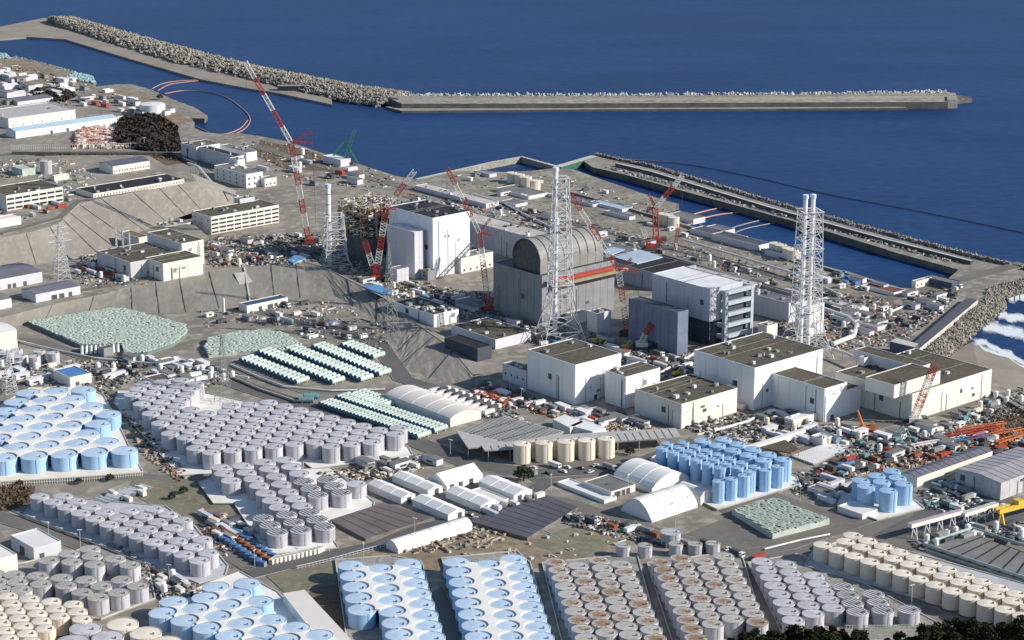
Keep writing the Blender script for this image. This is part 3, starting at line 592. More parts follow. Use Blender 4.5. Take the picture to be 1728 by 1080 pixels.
PBt = tank_proto('tall_blue_slim', 3.3, 11.8, TANKB, TANKB, apex=.5, seg=20); PBT = tank_proto('tall_blue', 4.7, 11.8, TANKB, TANKB, apex=.6, seg=24)
pad([(1190, 850), (1210, 860), (1350, 818), (1345, 805), (1240, 765), (1130, 755), (1095, 775)], label='white coated floor under the dense cluster of tall blue tanks')
s6 = [(180, 170, 830, 388, 6), (240, 118, 1165, 432, 8), (420, 108, 1215, 380, 7), (815, 543, 815, 543, 1), (960, 515, 960, 515, 1), (1100, 478, 1100, 478, 1), (1340, 418, 1340, 418, 1), (1480, 378, 1480, 378, 1)]
names = ['tall slim blue tank, {} from left in front row of dense cluster', 'tall slim blue tank, {} from left in second row of dense cluster', 'tall slim blue tank, {} from left in third row of dense cluster', 'tall slim blue tank at the near corner of the dense cluster by the small tent', 'tall slim blue tank second from the near corner of the dense cluster', 'tall slim blue tank third from the near corner of the dense cluster', 'tall slim blue tank fourth from the near corner along the pad edge', 'tall slim blue tank at the right end of the near pad edge']
columns(c4(1090, 730, 6.646, s6), PBt, 11.8, names, 'tall slim blue tanks of the dense cluster')
columns(c4(1090, 730, 6.646, [(635, 88, 1320, 305, 5), (870, 72, 1540, 298, 5)]), PBT, 11.8, ['tall stout blue tank, {} from left in nearer stout row of cluster', 'tall stout blue tank, {} from left in rear stout row of cluster'], 'tall stout blue tanks of the dense cluster')
pad([(1412, 852), (1480, 878), (1560, 858), (1545, 845), (1480, 815), (1425, 828)], label='white coated floor under the small group of tall blue tanks on the right')
PB10 = tank_proto('tall_blue_group', 4.75, 11.0, TANKB, TANKB, apex=.4, seg=24)
columns(c4(1400, 670, 5.27, [(280, 740, 555, 655, 3), (325, 790, 605, 715, 3), (525, 830, 660, 770, 2)]), PB10, 11, ['tall blue tank, {} in left line of the small group of eight', 'tall blue tank, {} in middle line of the small group of eight', 'tall blue tank, {} in right line of the small group of eight'], 'tall blue tanks in the small group on the right')
PC11 = tank_proto('tall_cream', 4.9, 11.0, TANKC, TANKCT, apex=.5, seg=24)
for k, (x, y) in enumerate([(881, 748), (918, 746), (955, 744), (990, 742), (1023, 739)]):
    p = G(x, y, ZG+11.2); put_tank(PC11, (p.x, p.y, ZG+.2), f'tall cream tank, {ordn(k+1)} from left in the row before the long canopy', 'tall cream tanks before the long canopy')
PC5 = tank_proto('slim_cream', 2.6, 10.4, TANKC, TANKCT, apex=.5, seg=16)
for k, (x, y) in enumerate([(900, 744), (937, 742), (972, 740), (1007, 738)]):
    p = G(x, y, ZG+10.4); put_tank(PC5, (p.x, p.y, ZG+.1), f'slim cream tank tucked in the {ordn(k+1)} gap of the cream tank row', 'slim cream tanks between the tall ones')
PO = tank_proto('old_small', 3.6, 6.0, TANKG, TMOT, apex=.2, seg=20)
for k, (x, y) in enumerate(plain([(655, 85), (815, 85), (1040, 75), (1180, 75), (1310, 70)], 900, 900, 4.32)):
    p = G(x, y, ZG+6); put_tank(PO, (p.x, p.y, ZG), f'small old grey tank behind the rusty blocks, {ordn(k+1)} from the left of five', 'small old grey tanks behind the rusty blocks')
p = G(1132, 897, ZG+7); put_tank(PG103, (p.x, p.y, ZG+.7), 'single grey tank standing behind the five small old tanks', None or 'larger lone grey tank')
for k, (x, y, w) in enumerate([(14, 594, 3.8), (34, 600, 3.8), (58, 601, 3.9), (90, 595, 4.4), (-4, 592, 4), (28, 590, 3.4), (66, 592, 3.4)]):
    if k == 0: POL = tank_proto('small_weathered', 3.9, 7.4, TANKG, TANKR, apex=.3, seg=20)
    p = G(x, y, ZG+7.4); put_tank(POL, (p.x, p.y, ZG), ['small weathered tank beside the cream hall, second from the left edge', 'small weathered tank beside the cream hall, front middle one', 'small weathered tank beside the cream hall, front right one', 'slightly apart weathered tank at the right end by the road', 'weathered tank cut by the left edge', 'small weathered tank in the back row, left one', 'small weathered tank in the back row, right one'][k], 'small weathered tanks at the left edge')
# harbour-side cream tanks
PH = tank_proto('harbour_cream', 4.6, 8.6, TANKC, TANKCT, apex=.4, seg=20)
for k, (x, y, l) in enumerate([(864, 291, 'leftmost of the four cream tanks on the harbour quay'), (877, 294, 'second of the four cream tanks on the harbour quay'), (889, 298, 'third of the four cream tanks on the harbour quay'), (903, 304, 'rightmost of the four cream tanks on the harbour quay'),
        (1117, 360, 'left tank of the cream trio by the red harbour crane'), (1127, 362, 'middle tank of the cream trio by the red harbour crane'), (1137, 366, 'right tank of the cream trio by the red harbour crane'),
        (1308, 410, 'left tank of the cream group beside the tall lattice tower'), (1318, 413, 'second tank of the cream group beside the tall lattice tower'), (1330, 418, 'third tank of the cream group beside the tall lattice tower'), (1338, 421, 'rearmost tank of the cream group half behind the tall lattice tower')]):
    p = G(x, y, ZG+8.6); put_tank(PH, (p.x, p.y, ZG), 'cream tank, '+l, 'cream tanks along the harbour')
# big round reservoir and silo at the upper left
RS = tank_proto('round_reservoir', 13, 11, WHITE, TENT, apex=.8, seg=36); p = G(257, 175, ZG+11)
put_tank(RS, (p.x, p.y, ZG), 'big round white reservoir tank near the spit at the upper left', None)
SL = tank_proto('grey_silo', 4.9, 11, TANKG, TANKGT, apex=.5); p = G(77, 271, ZT+11); put_tank(SL, (p.x, p.y, ZT), 'single lilac grey silo on the upper terrace beside a light blue roof', None)

# ------------------------------------------------------------------ green horizontal tanks in rows
def hcyl(L, r, mt, end):
    m = MB(); n = 10; vs = []
    for x, k in ((-.5, .55), (.0, 1), (L, 1), (L+.5, .55)):
        for i in range(n): a = 2*pi*i/n; vs.append((x, k*r*cos(a), r+k*r*sin(a)+.4))
    m.add(vs, [(j*n+i, j*n+(i+1) % n, (j+1)*n+(i+1) % n, (j+1)*n+i)[::-1] for j in range(1, 2) for i in range(n)], mt); b = m.mesh('horizontal_body', True)
    es = []
    for j, c in ((0, tuple(range(n))), (2, tuple(range(3*n, 4*n))[::-1])):
        m = MB(); m.add(vs[j*n:(j+2)*n], [(i, (i+1) % n, n+(i+1) % n, n+i)[::-1] for i in range(n)]+[tuple(range(n)) if j == 0 else tuple(range(n, 2*n))[::-1]], end); es.append(('end_cap', m.mesh('horizontal_end')))
    for x in (L*.2, L*.8): m = MB(); m.box(x, -r*.8, 0, x+.5, r*.8, .8, CONC_P); es.append(('saddle', m.mesh('saddle')))
    m = MB(); m.box(L*.45, -.4, 2*r+.3, L*.45+.8, .4, 2*r+1.0, TEAL); es.append(('manhole', m.mesh('manhole')))
    return [('body', b)]+es
HC = hcyl(10.6, 1.75, GTANK, GTEND)
def hrow(a, b, n, vec, label, group, proto=HC, z=ZG):
    A, B = G(*a, z), G(*b, z)
    for k in range(n):
        p = A.lerp(B, k/max(n-1, 1)); sx, sy = a[0]+(b[0]-a[0])*k/max(n-1, 1), a[1]+(b[1]-a[1])*k/max(n-1, 1)
        q = G(sx+vec[0], sy+vec[1], z); rz = math.atan2(q.y-p.y, q.x-p.x)
        t = thing('horizontal_tank', label.format(ordn(k+1)), 'tank', p, rz, group)
        for nm_, me in proto: obj(nm_, me, t)
def z2(x, y): return (380+x/4.32, 560+y/4.32)
for k, (a, b, n) in enumerate([((115, 228), (512, 388), 14), ((245, 172), (772, 388), 18), ((440, 150), (980, 370), 19), ((640, 132), (1112, 330), 17), ((850, 120), (1070, 205), 8)]):
    hrow(z2(*a), z2(*b), n, (31.5, -9.5), 'pale green horizontal cylinder, {} from back in the '+['leftmost', 'second', 'third', 'fourth', 'short rear'][k]+' line under the slope', 'green cylinders of the block under the slope')
for k, (a, b, n) in enumerate([((690, 552), (1392, 788), 28), ((815, 505), (1515, 745), 27), ((930, 482), (1150, 560), 9), ((1060, 490), (1170, 475), 3)]):
    if k == 3: continue
    hrow(z2(*a), z2(*b), n, (29, -9), 'pale green horizontal cylinder, {} from back in the '+['outer', 'inner', 'short third'][k]+' line beside the arched hall', 'green cylinders beside the arched hall')
HB = hcyl(8.5, 1.9, TEAL, GTEND)
hrow(z2(540, 520), z2(575, 492), 2, (29, 0), 'dark teal horizontal cylinder, {} from the front beside the green lines', 'teal cylinders', HB)
# ------------------------------------------------------------------ buildings
# every building: near corner seen at (x, yb) on level z, its top at yt, the shaded wall runs back to column xl, the lit wall to column xr
def frame(x, yb, yt, xl, xr, z=ZG, rot=49):
    P = G(x, yb, z); A = Vector((-cos(R(rot)), sin(R(rot)), 0)); B = Vector((sin(R(rot)), cos(R(rot)), 0))
    return P, abs(xlen(P, B, xr)), abs(xlen(P, A, xl)), hgt(P, yt), R(90-rot)
BOXC = {}
def cube(name, a, b, c, mt):
    k = (name, round(a, 2), round(b, 2), round(c, 2), mt.name)
    if k not in BOXC:
        m = MB(); m.box(0, 0, 0, a, b, c, mt, bottom=True); BOXC[k] = m.mesh(name)
    return BOXC[k]
def wall_shell(LB, LA, h, mt, base=-.6, par=.5, t=.35):
    m = MB(); o = [(0, 0), (LB, 0), (LB, LA), (0, LA)]; i = [(t, t), (LB-t, t), (LB-t, LA-t), (t, LA-t)]
    vs = [(x, y, base) for x, y in o]+[(x, y, h) for x, y in o]+[(x, y, h) for x, y in i]+[(x, y, h-par) for x, y in i]
    m.add(vs, [(k, (k+1) % 4, 4+(k+1) % 4, 4+k) for k in range(4)]+[(4+k, 4+(k+1) % 4, 8+(k+1) % 4, 8+k) for k in range(4)]+[(8+k, 8+(k+1) % 4, 12+(k+1) % 4, 12+k) for k in range(4)], mt)
    return m
def building(name, label, x, yb, yt, xl, xr, wall=WHITE, roof=ROOFB, z=ZG, rot=49, panels=None, win=None, winl=None, units=0, doors=0, style='flat', rise=3, cat='building', group=None, LA=None, LB=None, h=None, upm=None, slit=None, seams=0, shut=0):
    P, lb, la, hh, rz = frame(x, yb, yt, xl, xr, z, rot); LB = LB or lb; LA = LA or la; h = h or hh
    t = thing(name, label, cat, P, rz, group)
    if style == 'flat':
        wall_shell(LB, LA, h, wall).build('wall', t)
        m = MB(); m.box(.3, .3, h-1.2, LB-.3, LA-.3, h-.45, roof); m.build('roof', t)
    else:
        N = 12 if style.startswith('arch') else 2; along = style[-1]      # ridge along 'A' or 'B'
        Wd, Ld = (LB, LA) if along == 'A' else (LA, LB)
        prof = [(Wd*i/N, h+(rise*sin(pi*i/N)**.8 if N > 2 else rise*(1-abs(2*i/N-1)))) for i in range(N+1)]
        def pt(u, v, w): return (u, v, w) if along == 'A' else (v, u, w)
        m = MB(); e = .35
        m.add([pt(u, -e, w+.12) for u, w in prof]+[pt(u, Ld+e, w+.12) for u, w in prof]+[pt(u, -e, w-.2) for u, w in prof]+[pt(u, Ld+e, w-.2) for u, w in prof],
              [(i, i+1, N+2+i, N+1+i) for i in range(N)]+[(i, i+1, 2*N+3+i, 2*N+2+i) for i in range(N)]+[(N+1+i, N+2+i, 3*N+4+i, 3*N+3+i) for i in range(N)], roof); m.build('roof', t)
        if seams:
            for k in range(1, seams):
                v = Ld*k/seams; q = MB()
                q.add([pt(u, v-.12, w+.1) for u, w in prof]+[pt(u, v, w+.32) for u, w in prof]+[pt(u, v+.12, w+.1) for u, w in prof], [(i, i+1, N+2+i, N+1+i) for i in range(N)]+[(N+1+i, N+2+i, 2*N+3+i, 2*N+2+i) for i in range(N)], roof); q.build('roof_seam', t)
        m = MB()
        for v in (0, Ld): m.add([pt(0, v, -.6), pt(Wd, v, -.6)]+[pt(u, v, w-.05) for u, w in prof[::-1]], [tuple(range(N+3))], wall)
        m.add([pt(0, 0, -.6), pt(0, Ld, -.6), pt(0, Ld, h), pt(0, 0, h), pt(Wd, 0, -.6), pt(Wd, Ld, -.6), pt(Wd, Ld, h), pt(Wd, 0, h)], [(0, 1, 2, 3), (4, 5, 6, 7)], wall); m.build('wall', t)
    if panels:
        na, nb, nr = panels
        for side, n, L in (('l', na, LA), ('r', nb, LB)):
            if not n: continue
            w = L/n; hh2 = (h-.4)/nr
            for i in range(n):
                for j in range(nr):
                    if side == 'r': obj('wall_panel', cube('wall_panel', w-.22, .14, hh2-.18, wall), t, (i*w+.11, -.16, .2+j*hh2))
                    else: obj('wall_panel', cube('wall_panel', .14, w-.22, hh2-.18, wall), t, (-.16, i*w+.11, .2+j*hh2))
    def windows(spec, side):
        rows, n, ww, wh, z0 = spec; L = LB if side == 'r' else LA
        for j in range(rows):
            for i in range(n):
                ww = ww or L/n*.86; u = L*(i+.5)/n-ww/2; zz = z0+(h-z0-.9)*j/max(rows, 1)+.5
                if side == 'r': w = obj('window', cube('window', ww, .12, wh, GLASS), t, (u, -.06, zz)); obj('sill', cube('sill', ww+.3, .3, .14, CONC_P), w, (-.15, -.2, -.16))
                else: w = obj('window', cube('window', .12, ww, wh, GLASS), t, (-.06, u, zz)); obj('sill', cube('sill', .3, ww+.3, .14, CONC_P), w, (-.2, -.15, -.16))
    if win: windows(win, 'r')
    if winl: windows(winl, 'l')
    rr = random.Random(int(x*7+yb))
    if panels and LB > 14:
        for k in range(3): u = rr.uniform(.08, .92)*LB; q = MB(); q.tube((u, -.45, .2), (u, -.45, h*rr.uniform(.5, .95)), .18, rr.choice([STEELG, DARKG, CONC])); q.build('downpipe', t)
        for k in range(3): a_, c_ = rr.uniform(1.2, 3.5), rr.uniform(1, 3); obj('wall_louvre', cube('wall_louvre', a_, .25, c_, rr.choice([DARKG, STEELG, MIDG])), t, (rr.uniform(.06, .85)*LB, -.42, rr.uniform(.15, .7)*h))
        for k in range(2): u = rr.uniform(.1, .9)*LA; q = MB(); q.tube((-.45, u, .2), (-.45, u, h*rr.uniform(.5, .95)), .2, rr.choice([STEELG, DARKG])); q.build('downpipe', t)
        if LA > 18: obj('wall_louvre', cube('wall_louvre', .25, 3, 3.4, DARKG), t, (-.42, rr.uniform(.1, .8)*LA, h*.45))
        for k in range(2): v = rr.uniform(.2, .8)*LA; q = MB(); q.tube((1, v, h-.1), (LB-1, v, h-.1), .13, rr.choice([CONC, DARKG, STEELG])); q.build('roof_pipe', t)
    for _ in range(doors): obj('door', cube('door', 2.6, .12, 3.2, DARKG), t, (rr.uniform(.1, .85)*max(LB-3, 1), -.2, 0))
    for _ in range(shut): obj('shutter_door', cube('shutter_door', .14, 4.5, 4.5, DARKG), t, (-.18, rr.uniform(.1, .8)*max(LA-5, 1), 0))
    for k in range(units):
        a, b, c = rr.uniform(1, 3.5), rr.uniform(1, 3.5), rr.uniform(.8, 2.2)
        m = MB(); m.box(0, 0, 0, a, b, c, rr.choice(upm or [STEEL, STEELG, CONC_P, ROOFG])); m.build('roof_unit', t, (rr.uniform(.5, max(LB-4, .6)), rr.uniform(.5, max(LA-4, .6)), h-.5))
    t['LB'] = LB; t['LA'] = LA; t['h'] = h
    return t

b = building
# --- the four reactor buildings and what surrounds them
u2 = b('reactor_building', 'tall white box building with black roof beside the wrecked steel frame', 731, 469, 368, 658, 793, mat('white_blue_tinted_panels', (.78, .79, .83), (.70, .73, .80), sc=.12, det=5, thr=(.42, .6), rough=.6), BLACK, panels=(6, 6, 8), units=16, upm=[STEELG, DARKG, DARKG])
b('annex_building', 'low cream annex right behind the tall white box building', 778, 462, 436, 772, 832, CREAM, ROOFG, win=(1, 5, 1.5, 1.5, 1), units=4, LA=14)
b('annex_building', 'grey box annex with pale roof against the tall white box building', 700, 471, 392, 654, 715, LILAC, TENT, panels=(3, 2, 3), LB=9)
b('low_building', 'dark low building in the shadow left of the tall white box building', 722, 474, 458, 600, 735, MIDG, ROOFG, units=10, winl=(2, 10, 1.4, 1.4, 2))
b('small_building', 'small white box building at the foot of the lattice mast', 670, 478, 455, 657, 690, LILAC, ROOFG, panels=(2, 3, 2))
b('turbine_building', 'long hall with pale beige roof behind the tall white box building', 900, 446, 402, 768, 936, mat('blue_grey_wall', (.33, .36, .42), (.28, .31, .37), sc=.1), DECK, units=6, panels=(14, 4, 2))
u3 = b('reactor_building', 'grey box building carrying the half cylinder dome roof', 914, 552, 466, 833, 1036, MIDG, DARKG, panels=(7, 10, 2), units=10)
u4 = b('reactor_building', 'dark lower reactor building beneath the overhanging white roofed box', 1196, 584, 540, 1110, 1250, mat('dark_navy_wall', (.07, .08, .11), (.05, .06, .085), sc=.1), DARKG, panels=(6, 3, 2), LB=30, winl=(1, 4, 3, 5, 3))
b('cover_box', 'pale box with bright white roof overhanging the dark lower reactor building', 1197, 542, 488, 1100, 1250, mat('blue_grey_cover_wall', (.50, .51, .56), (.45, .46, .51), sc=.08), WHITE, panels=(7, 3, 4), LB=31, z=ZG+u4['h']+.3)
b('lower_building', 'slate blue lower building with white roof edge before the open steel tower', 1142, 600, 527, 1060, 1160, mat('slate_blue_wall', (.17, .20, .27), (.13, .155, .22), sc=.1), DARKG, panels=(6, 1, 2), shut=1)
tb = b('turbine_building', 'black roofed hall with pale blue roof sheets beside the dome', 1107, 492, 462, 1012, 1172, mat('blue_grey_wall', (.33, .36, .42)), BLACK, panels=(8, 4, 1))
for pl in ([(1014, 424), (1034, 417), (1054, 421), (1030, 431)], [(1036, 434), (1080, 422), (1118, 434), (1075, 445)]):
    P = px(pl, ZG+tb['h']+.1); m = MB(); m.prism([(p.x, p.y) for p in P], ZG+tb['h']-.4, ZG+tb['h']+.35, SHEETB); o = m.build('roof_sheet'); o.parent = tb; o.matrix_parent_inverse = tb.matrix_basis.inverted()
b('turbine_building', 'long grey violet wall building behind the twin flue lattice tower', 1330, 545, 512, 1228, 1352, LILAC, ROOFV, units=8, panels=(12, 2, 1))
b('tower_annex', 'tall narrow white panel building behind the twin flue tower', 1360, 570, 518, 1322, 1389, WHITE, TENT, panels=(2, 3, 4), LA=10)
b('small_building', 'small cream block between the open steel tower and twin flue tower', 1293, 583, 550, 1287, 1311, CREAM, ROOFG, LA=8, units=2)
b('small_building', 'small white block with stair near the foot of the tall single flue tower', 1007, 570, 529, 991, 1031, LILAC, ROOFG, units=4)
b('small_building', 'low cream box at the foot of the grey domed building', 966, 548, 531, 958, 991, CREAM, ROOFG, LA=7)
b('low_building', 'white low building with cluttered roof before the tall white box building', 732, 553, 531, 665, 774, WHITE, ROOFB, units=26, panels=(5, 3, 1))
b('low_building', 'pale flat building with brown grey roof right of the concrete side slope', 836, 590, 573, 762, 896, LILAC, ROOFB, units=6)
b('low_building', 'dark open sided shed with cream end wall below the side slope', 806, 611, 588, 750, 826, mat('dark_slate_wall', (.07, .08, .10)), BLACK, LB=12)
b('office_block', 'low cream wing attached left of the tall white windowless block', 888, 655, 626, 848, 905, LILAC, ROOFG, units=8, winl=(1, 4, 1.2, 1.2, 4))
b('waste_building', 'tall white windowless block with brown roof, leftmost of the lower white blocks', 970, 684, 616, 890, 1047, WHITE, ROOFB, panels=(4, 4, 1), doors=1, units=3)
b('waste_building', 'white block second from left, lower than its big neighbour', 1055, 690, 636, 1021, 1113, WHITE, ROOFB, panels=(2, 2, 1), units=2)
b('pump_building', 'cream white block with vents on roof in front of the large white buildings', 1149, 724, 682, 1071, 1243, CREAM, ROOFB, units=9, doors=2, panels=(3, 5, 1))
b('process_building', 'large white block with pipes on its roof, behind the tall ribbed white block', 1271, 693, 621, 1170, 1386, WHITE, ROOFB, panels=(5, 6, 1), units=14)
b('process_building', 'white block with ribbed shaded side in front of the piped roof block', 1389, 712, 656, 1294, 1427, WHITE, ROOFB, panels=(5, 2, 1), shut=1)
b('low_building', 'lower white extension right of the ribbed white block', 1392, 712, 669, 1391, 1451, WHITE, ROOFB, LA=20, doors=1)
w6 = b('main_process_building', 'widest cream white building at the right with raised roof edges', 1537, 712, 665, 1408, 1671, CREAM, ROOFB, panels=(5, 7, 1), units=6)
zr = ZG+w6['h']
b('roof_storey', 'raised roof storey on the near left side of the widest cream building', 1508, 671, 650, 1492, 1586, CREAM, ROOFB, z=zr, LA=22)
b('roof_storey', 'long raised roof storey along the far side of the widest cream building', 1548, 637, 620, 1440, 1580, LILAC, ROOFB, z=zr, LB=12)
b('small_building', 'small white roof hut on the widest cream building', 1458, 617, 604, 1448, 1468, WHITE, ROOFG, z=zr, LA=4)
# --- left hillside
b('substation_building', 'cream substation with brown roof and steel gantry on its roof', 221, 472, 443, 165, 305, mat('substation_wall', (.56, .55, .55), (.48, .47, .48), sc=.1), ROOFB, z=ZM, panels=(5, 3, 1), units=7)
b('substation_building', 'cream windowless box at the near right corner of the substation', 276, 475, 445, 246, 343, CREAM, ROOFB, z=ZM, panels=(2, 5, 1))
b('substation_building', 'higher rear box of the substation with dark roof', 308, 452, 411, 250, 345, CREAM, ROOFB, z=ZM, panels=(3, 2, 1), units=3)
b('small_building', 'small brown roofed box at the left rear of the substation', 235, 420, 401, 205, 251, CREAM, mat('tan_brown_roof', (.20, .15, .105)), z=ZM)
b('storage_shed', 'long grey gabled shed cut by the left edge, above its twin', -22, 494, 476, -62, 72, LILAC, ROOFV, z=ZM, style='gableB', rise=1.6, doors=5)
b('storage_shed', 'long grey gabled shed with three square vents beside the pylon', 61, 511, 497, 37, 136, LILAC, ROOFV, z=ZM, style='gableB', rise=1.6, doors=5)
b('storage_shed', 'small white shed end cut by the left edge below the gabled sheds', -25, 527, 512, -50, 20, WHITE, ROOFG, z=ZM, style='gableB', rise=1.2)
b('office_building', 'cream office with three window bands at the left edge of the terrace', 12, 356, 330, -25, 107, CREAM, ROOFB, z=ZT, win=(3, 7, 0, 1.5, .6), units=9)
b('office_building', 'long low building with black stepped roof and colonnade on the terrace', 158, 335, 327, 128, 311, CREAM, BLACK, z=ZT, win=(1, 30, .8, 1.6, .4), units=9, upm=[WHITE, STEELG, DARKG])
b('office_building', 'narrow office with dark gabled roof behind the black roofed building', 191, 294, 281, 168, 253, CREAM, mat('slate_roof', (.10, .11, .14)), z=ZT, style='gableB', rise=2.5, win=(1, 14, .9, 1.4, 1))
b('office_building', 'white four storey office with window bands beside the upper slope', 357, 396, 366, 325, 471, CREAM, ROOFB, win=(4, 9, 0, 1.3, .5), winl=(3, 3, 1, 1, 2), units=6)
b('small_building', 'blue grey roof block on the four storey office', 405, 348, 336, 398, 430, LILAC, ROOFG, z=ZG+12, LA=8, units=2)
b('service_building', 'cream annex with round vents left of the four storey office', 279, 400, 383, 250, 323, CREAM, ROOFG, units=12, win=(1, 5, 1.2, 1.6, 2))
b('service_building', 'white three storey block with small square windows near the harbour', 416, 318, 294, 362, 444, WHITE, ROOFG, win=(2, 3, 1.6, 1.8, 2), winl=(3, 5, 1.2, 1.6, 1.5), units=3)
b('service_building', 'white stair tower rising behind the block with square windows', 402, 300, 270, 388, 414, WHITE, ROOFG, units=1)
b('service_building', 'pale blue shaded block with brown roof, farthest left of the harbour blocks', 332, 272, 248, 307, 372, LILAC, ROOFB, panels=(2, 3, 1), units=3)
b('service_building', 'blue grey block with black roof between two harbour blocks', 398, 288, 264, 335, 412, LILAC, BLACK, panels=(3, 2, 1), units=3)
b('service_building', 'white block with grey roof, right of the harbour blocks', 416, 273, 258, 368, 434, WHITE, ROOFG, units=2, panels=(3, 2, 1))
b('service_building', 'low cream building in front of the block with small square windows', 447, 316, 302, 436, 467, CREAM, ROOFG, win=(1, 3, 1.4, 1.4, 1))
b('warehouse', 'large pale warehouse with roof vents at the upper left', 15, 218, 200, -30, 128, TENTP, mat('pale_grey_roof', (.46, .44, .43)), win=(1, 7, 1, 1, 2), units=4)
b('warehouse', 'long low warehouse with light blue roof below the large pale warehouse', 27, 234, 222, 10, 198, TENT, LBLUE, style='gableB', rise=2, doors=3)
b('warehouse', 'low white roof strip behind the light blue roofed warehouse', 205, 207, 202, 190, 246, TENT, TENTP)
b('house', 'small white house near the teal tetrapods at the upper left', 105, 157, 150, 96, 127, WHITE, TENT)
b('house', 'small cream house on the coast strip near the tan yard', 178, 157, 152, 172, 192, TENT, TENTP)
b('house', 'small blue roofed hut on the terrace right of the silo', 92, 306, 297, 88, 117, CREAM, SHEETB, z=ZT)
b('house', 'low green sided hut left of the silo on the terrace', 38, 298, 286, 20, 60, GBOX, GBOX, z=ZT)
b('house', 'small cream house at the left edge below the office with window bands', -8, 386, 372, -20, 36, CREAM, TENTP, z=ZT)
for k, (x, y, w, mt_, l) in enumerate([(8, 152, 24, TENT, 'white roofed house at the left edge, upper'), (20, 140, 30, ROOFG, 'grey roofed house behind the white ones'), (50, 150, 22, ROOFG, 'grey roofed house in the middle of the village'), (12, 166, 32, TENTP, 'pinkish roofed house above the big warehouse'), (-6, 128, 18, TENT, 'white roofed house cut by the left edge'), (40, 137, 24, TENT, 'white roofed house by the tan coast'), (72, 160, 18, ROOFV, 'small violet roofed house beside the bushes'), (30, 178, 60, ROOFV, 'long grey violet roof directly behind the big warehouse')]):
    b('house', 'distant '+l, x, y, y-6, x-w*.35, x+w, LILAC, mt_, style='gableB', rise=1.5)
# --- middle left yard
b('workshop', 'cream workshop with bright blue roof above the wide blue tanks', 119, 655, 637, 90, 155, CREAM, mat('bright_blue_roof', (.08, .22, .46), (.07, .19, .40)), doors=1)
b('hall', 'cream hall cut by the left edge above the small weathered tanks', -30, 602, 568, -60, 30, CREAM, TENT, style='gableB', rise=1)
b('canopy_building', 'low building with dark blue roof at the foot of the lower slope', 417, 529, 516, 411, 486, CREAM, mat('dark_blue_roof', (.045, .085, .16)), doors=4, LA=10)
b('shed', 'white shed with dark roof behind the lilac grey tanks, left one', 266, 655, 645, 244, 295, WHITE, ROOFB)
b('shed', 'white shed with dark roof behind the lilac grey tanks, right one', 297, 652, 642, 285, 323, WHITE, ROOFB, LA=10)
b('shed', 'small pale green roofed hut beside the road under the side slope', 522, 572, 567, 516, 538, TENT, TEAL)
b('shed', 'small cream hut by the picket of small towers', 311, 621, 614, 286, 327, CREAM, TENT)
b('shed', 'small grey house with dark roof in front of the white field stacks', 176, 603, 588, 168, 192, MIDG, ROOFB)
# --- halls, tents and sheds in the middle
b('arched_hall', 'pinkish arched hall beside the green cylinder lines', 760, 721, 706, 652, 812, TENTP, TENTP, style='archA', rise=2.8, seams=5)
b('tent_hall', 'big white arched tent hall left of the dense tall blue tanks', 1100, 833, 824, 1036, 1161, TENT, TENT, style='archA', rise=5.5, seams=3)
b('tent_hall', 'white arched tent hall with shaded round end, nearest of three', 1100, 882, 878, 1048, 1177, TENT, TENT, style='archB', rise=8.5, seams=3)
b('tent_hall', 'small white tent between the big tent hall and tall blue tanks', 1182, 853, 838, 1142, 1201, TENT, TENT, style='archA', rise=2.5)
b('shed', 'white gabled shed left of the big white sloped shed', 722, 838, 828, 662, 747, TENT, TENT, style='gableA', rise=1.6, seams=3, doors=1)
b('shed', 'white gabled shed next to the lone plain lid grey tank', 677, 852, 841, 621, 701, TENT, TENT, style='gableA', rise=1.6, seams=3, doors=1)
b('shed', 'large white peaked shed at the top of the white shed cluster', 754, 829, 820, 722, 815, TENT, TENT, style='gableB', rise=5, seams=3, doors=3)
b('shed', 'white gabled shed in the middle of the white shed cluster', 811, 865, 854, 752, 840, TENT, TENT, style='gableA', rise=1.8, seams=3, doors=1)
b('shed', 'low flat white shed squeezed between two gabled sheds', 841, 854, 846, 794, 858, TENT, CREAM)
b('shed', 'white gabled shed at the right end of the white shed cluster', 867, 848, 836, 808, 898, TENT, TENT, style='gableA', rise=1.8, seams=3, doors=1)
b('shed', 'white gabled shed touching the brown purple sheet, front of the cluster', 756, 880, 869, 696, 784, TENT, TENT, style='gableA', rise=1.8, seams=3, doors=1)
b('long_shed', 'long white arched shed below the brown purple sheet', 672, 935, 926, 651, 797, TENT, TENT, style='archB', rise=3, seams=4)
b('white_hall', 'white flat roofed hall with blue tinted end at the left bottom', 58, 947, 925, 19, 104, LILAC, TENT, doors=1, shut=1)
b('cream_building', 'cream building with balcony slab cut by the left edge at bottom', -25, 985, 950, -60, 31, CREAM, CREAM, win=(1, 3, 2.5, 1, 1), units=2)
b('shed', 'grey roofed shed with cream end left of the tent halls', 1031, 842, 830, 985, 1072, CREAM, ROOFG, doors=4)
b('shed', 'narrow white strip shed with red line beside the grey roofed shed', 1020, 850, 844, 940, 1031, TENT, TENT, LB=9)
b('small_building', 'narrow brown roofed shed left of the small group of tall blue tanks', 1396, 843, 833, 1362, 1402, LILAC, mat('brown_shed_roof', (.17, .12, .09)), LB=7)
b('small_building', 'low white annex in front of the small group of tall blue tanks', 1455, 878, 868, 1413, 1478, TENT, TENT, LB=12)
b('warehouse', 'long warehouse with violet grey roof right of the tall blue tanks', 1547, 822, 806, 1521, 1674, CREAM, ROOFV, style='gableB', rise=1.2, seams=14)
b('warehouse', 'big grey warehouse at the right edge behind the yellow gantry', 1687, 845, 815, 1612, 1790, mat('warehouse_grey_wall', (.50, .49, .50)), mat('warehouse_grey_roof', (.36, .35, .36)), style='gableB', rise=1.5, panels=(5, 7, 1), seams=10)
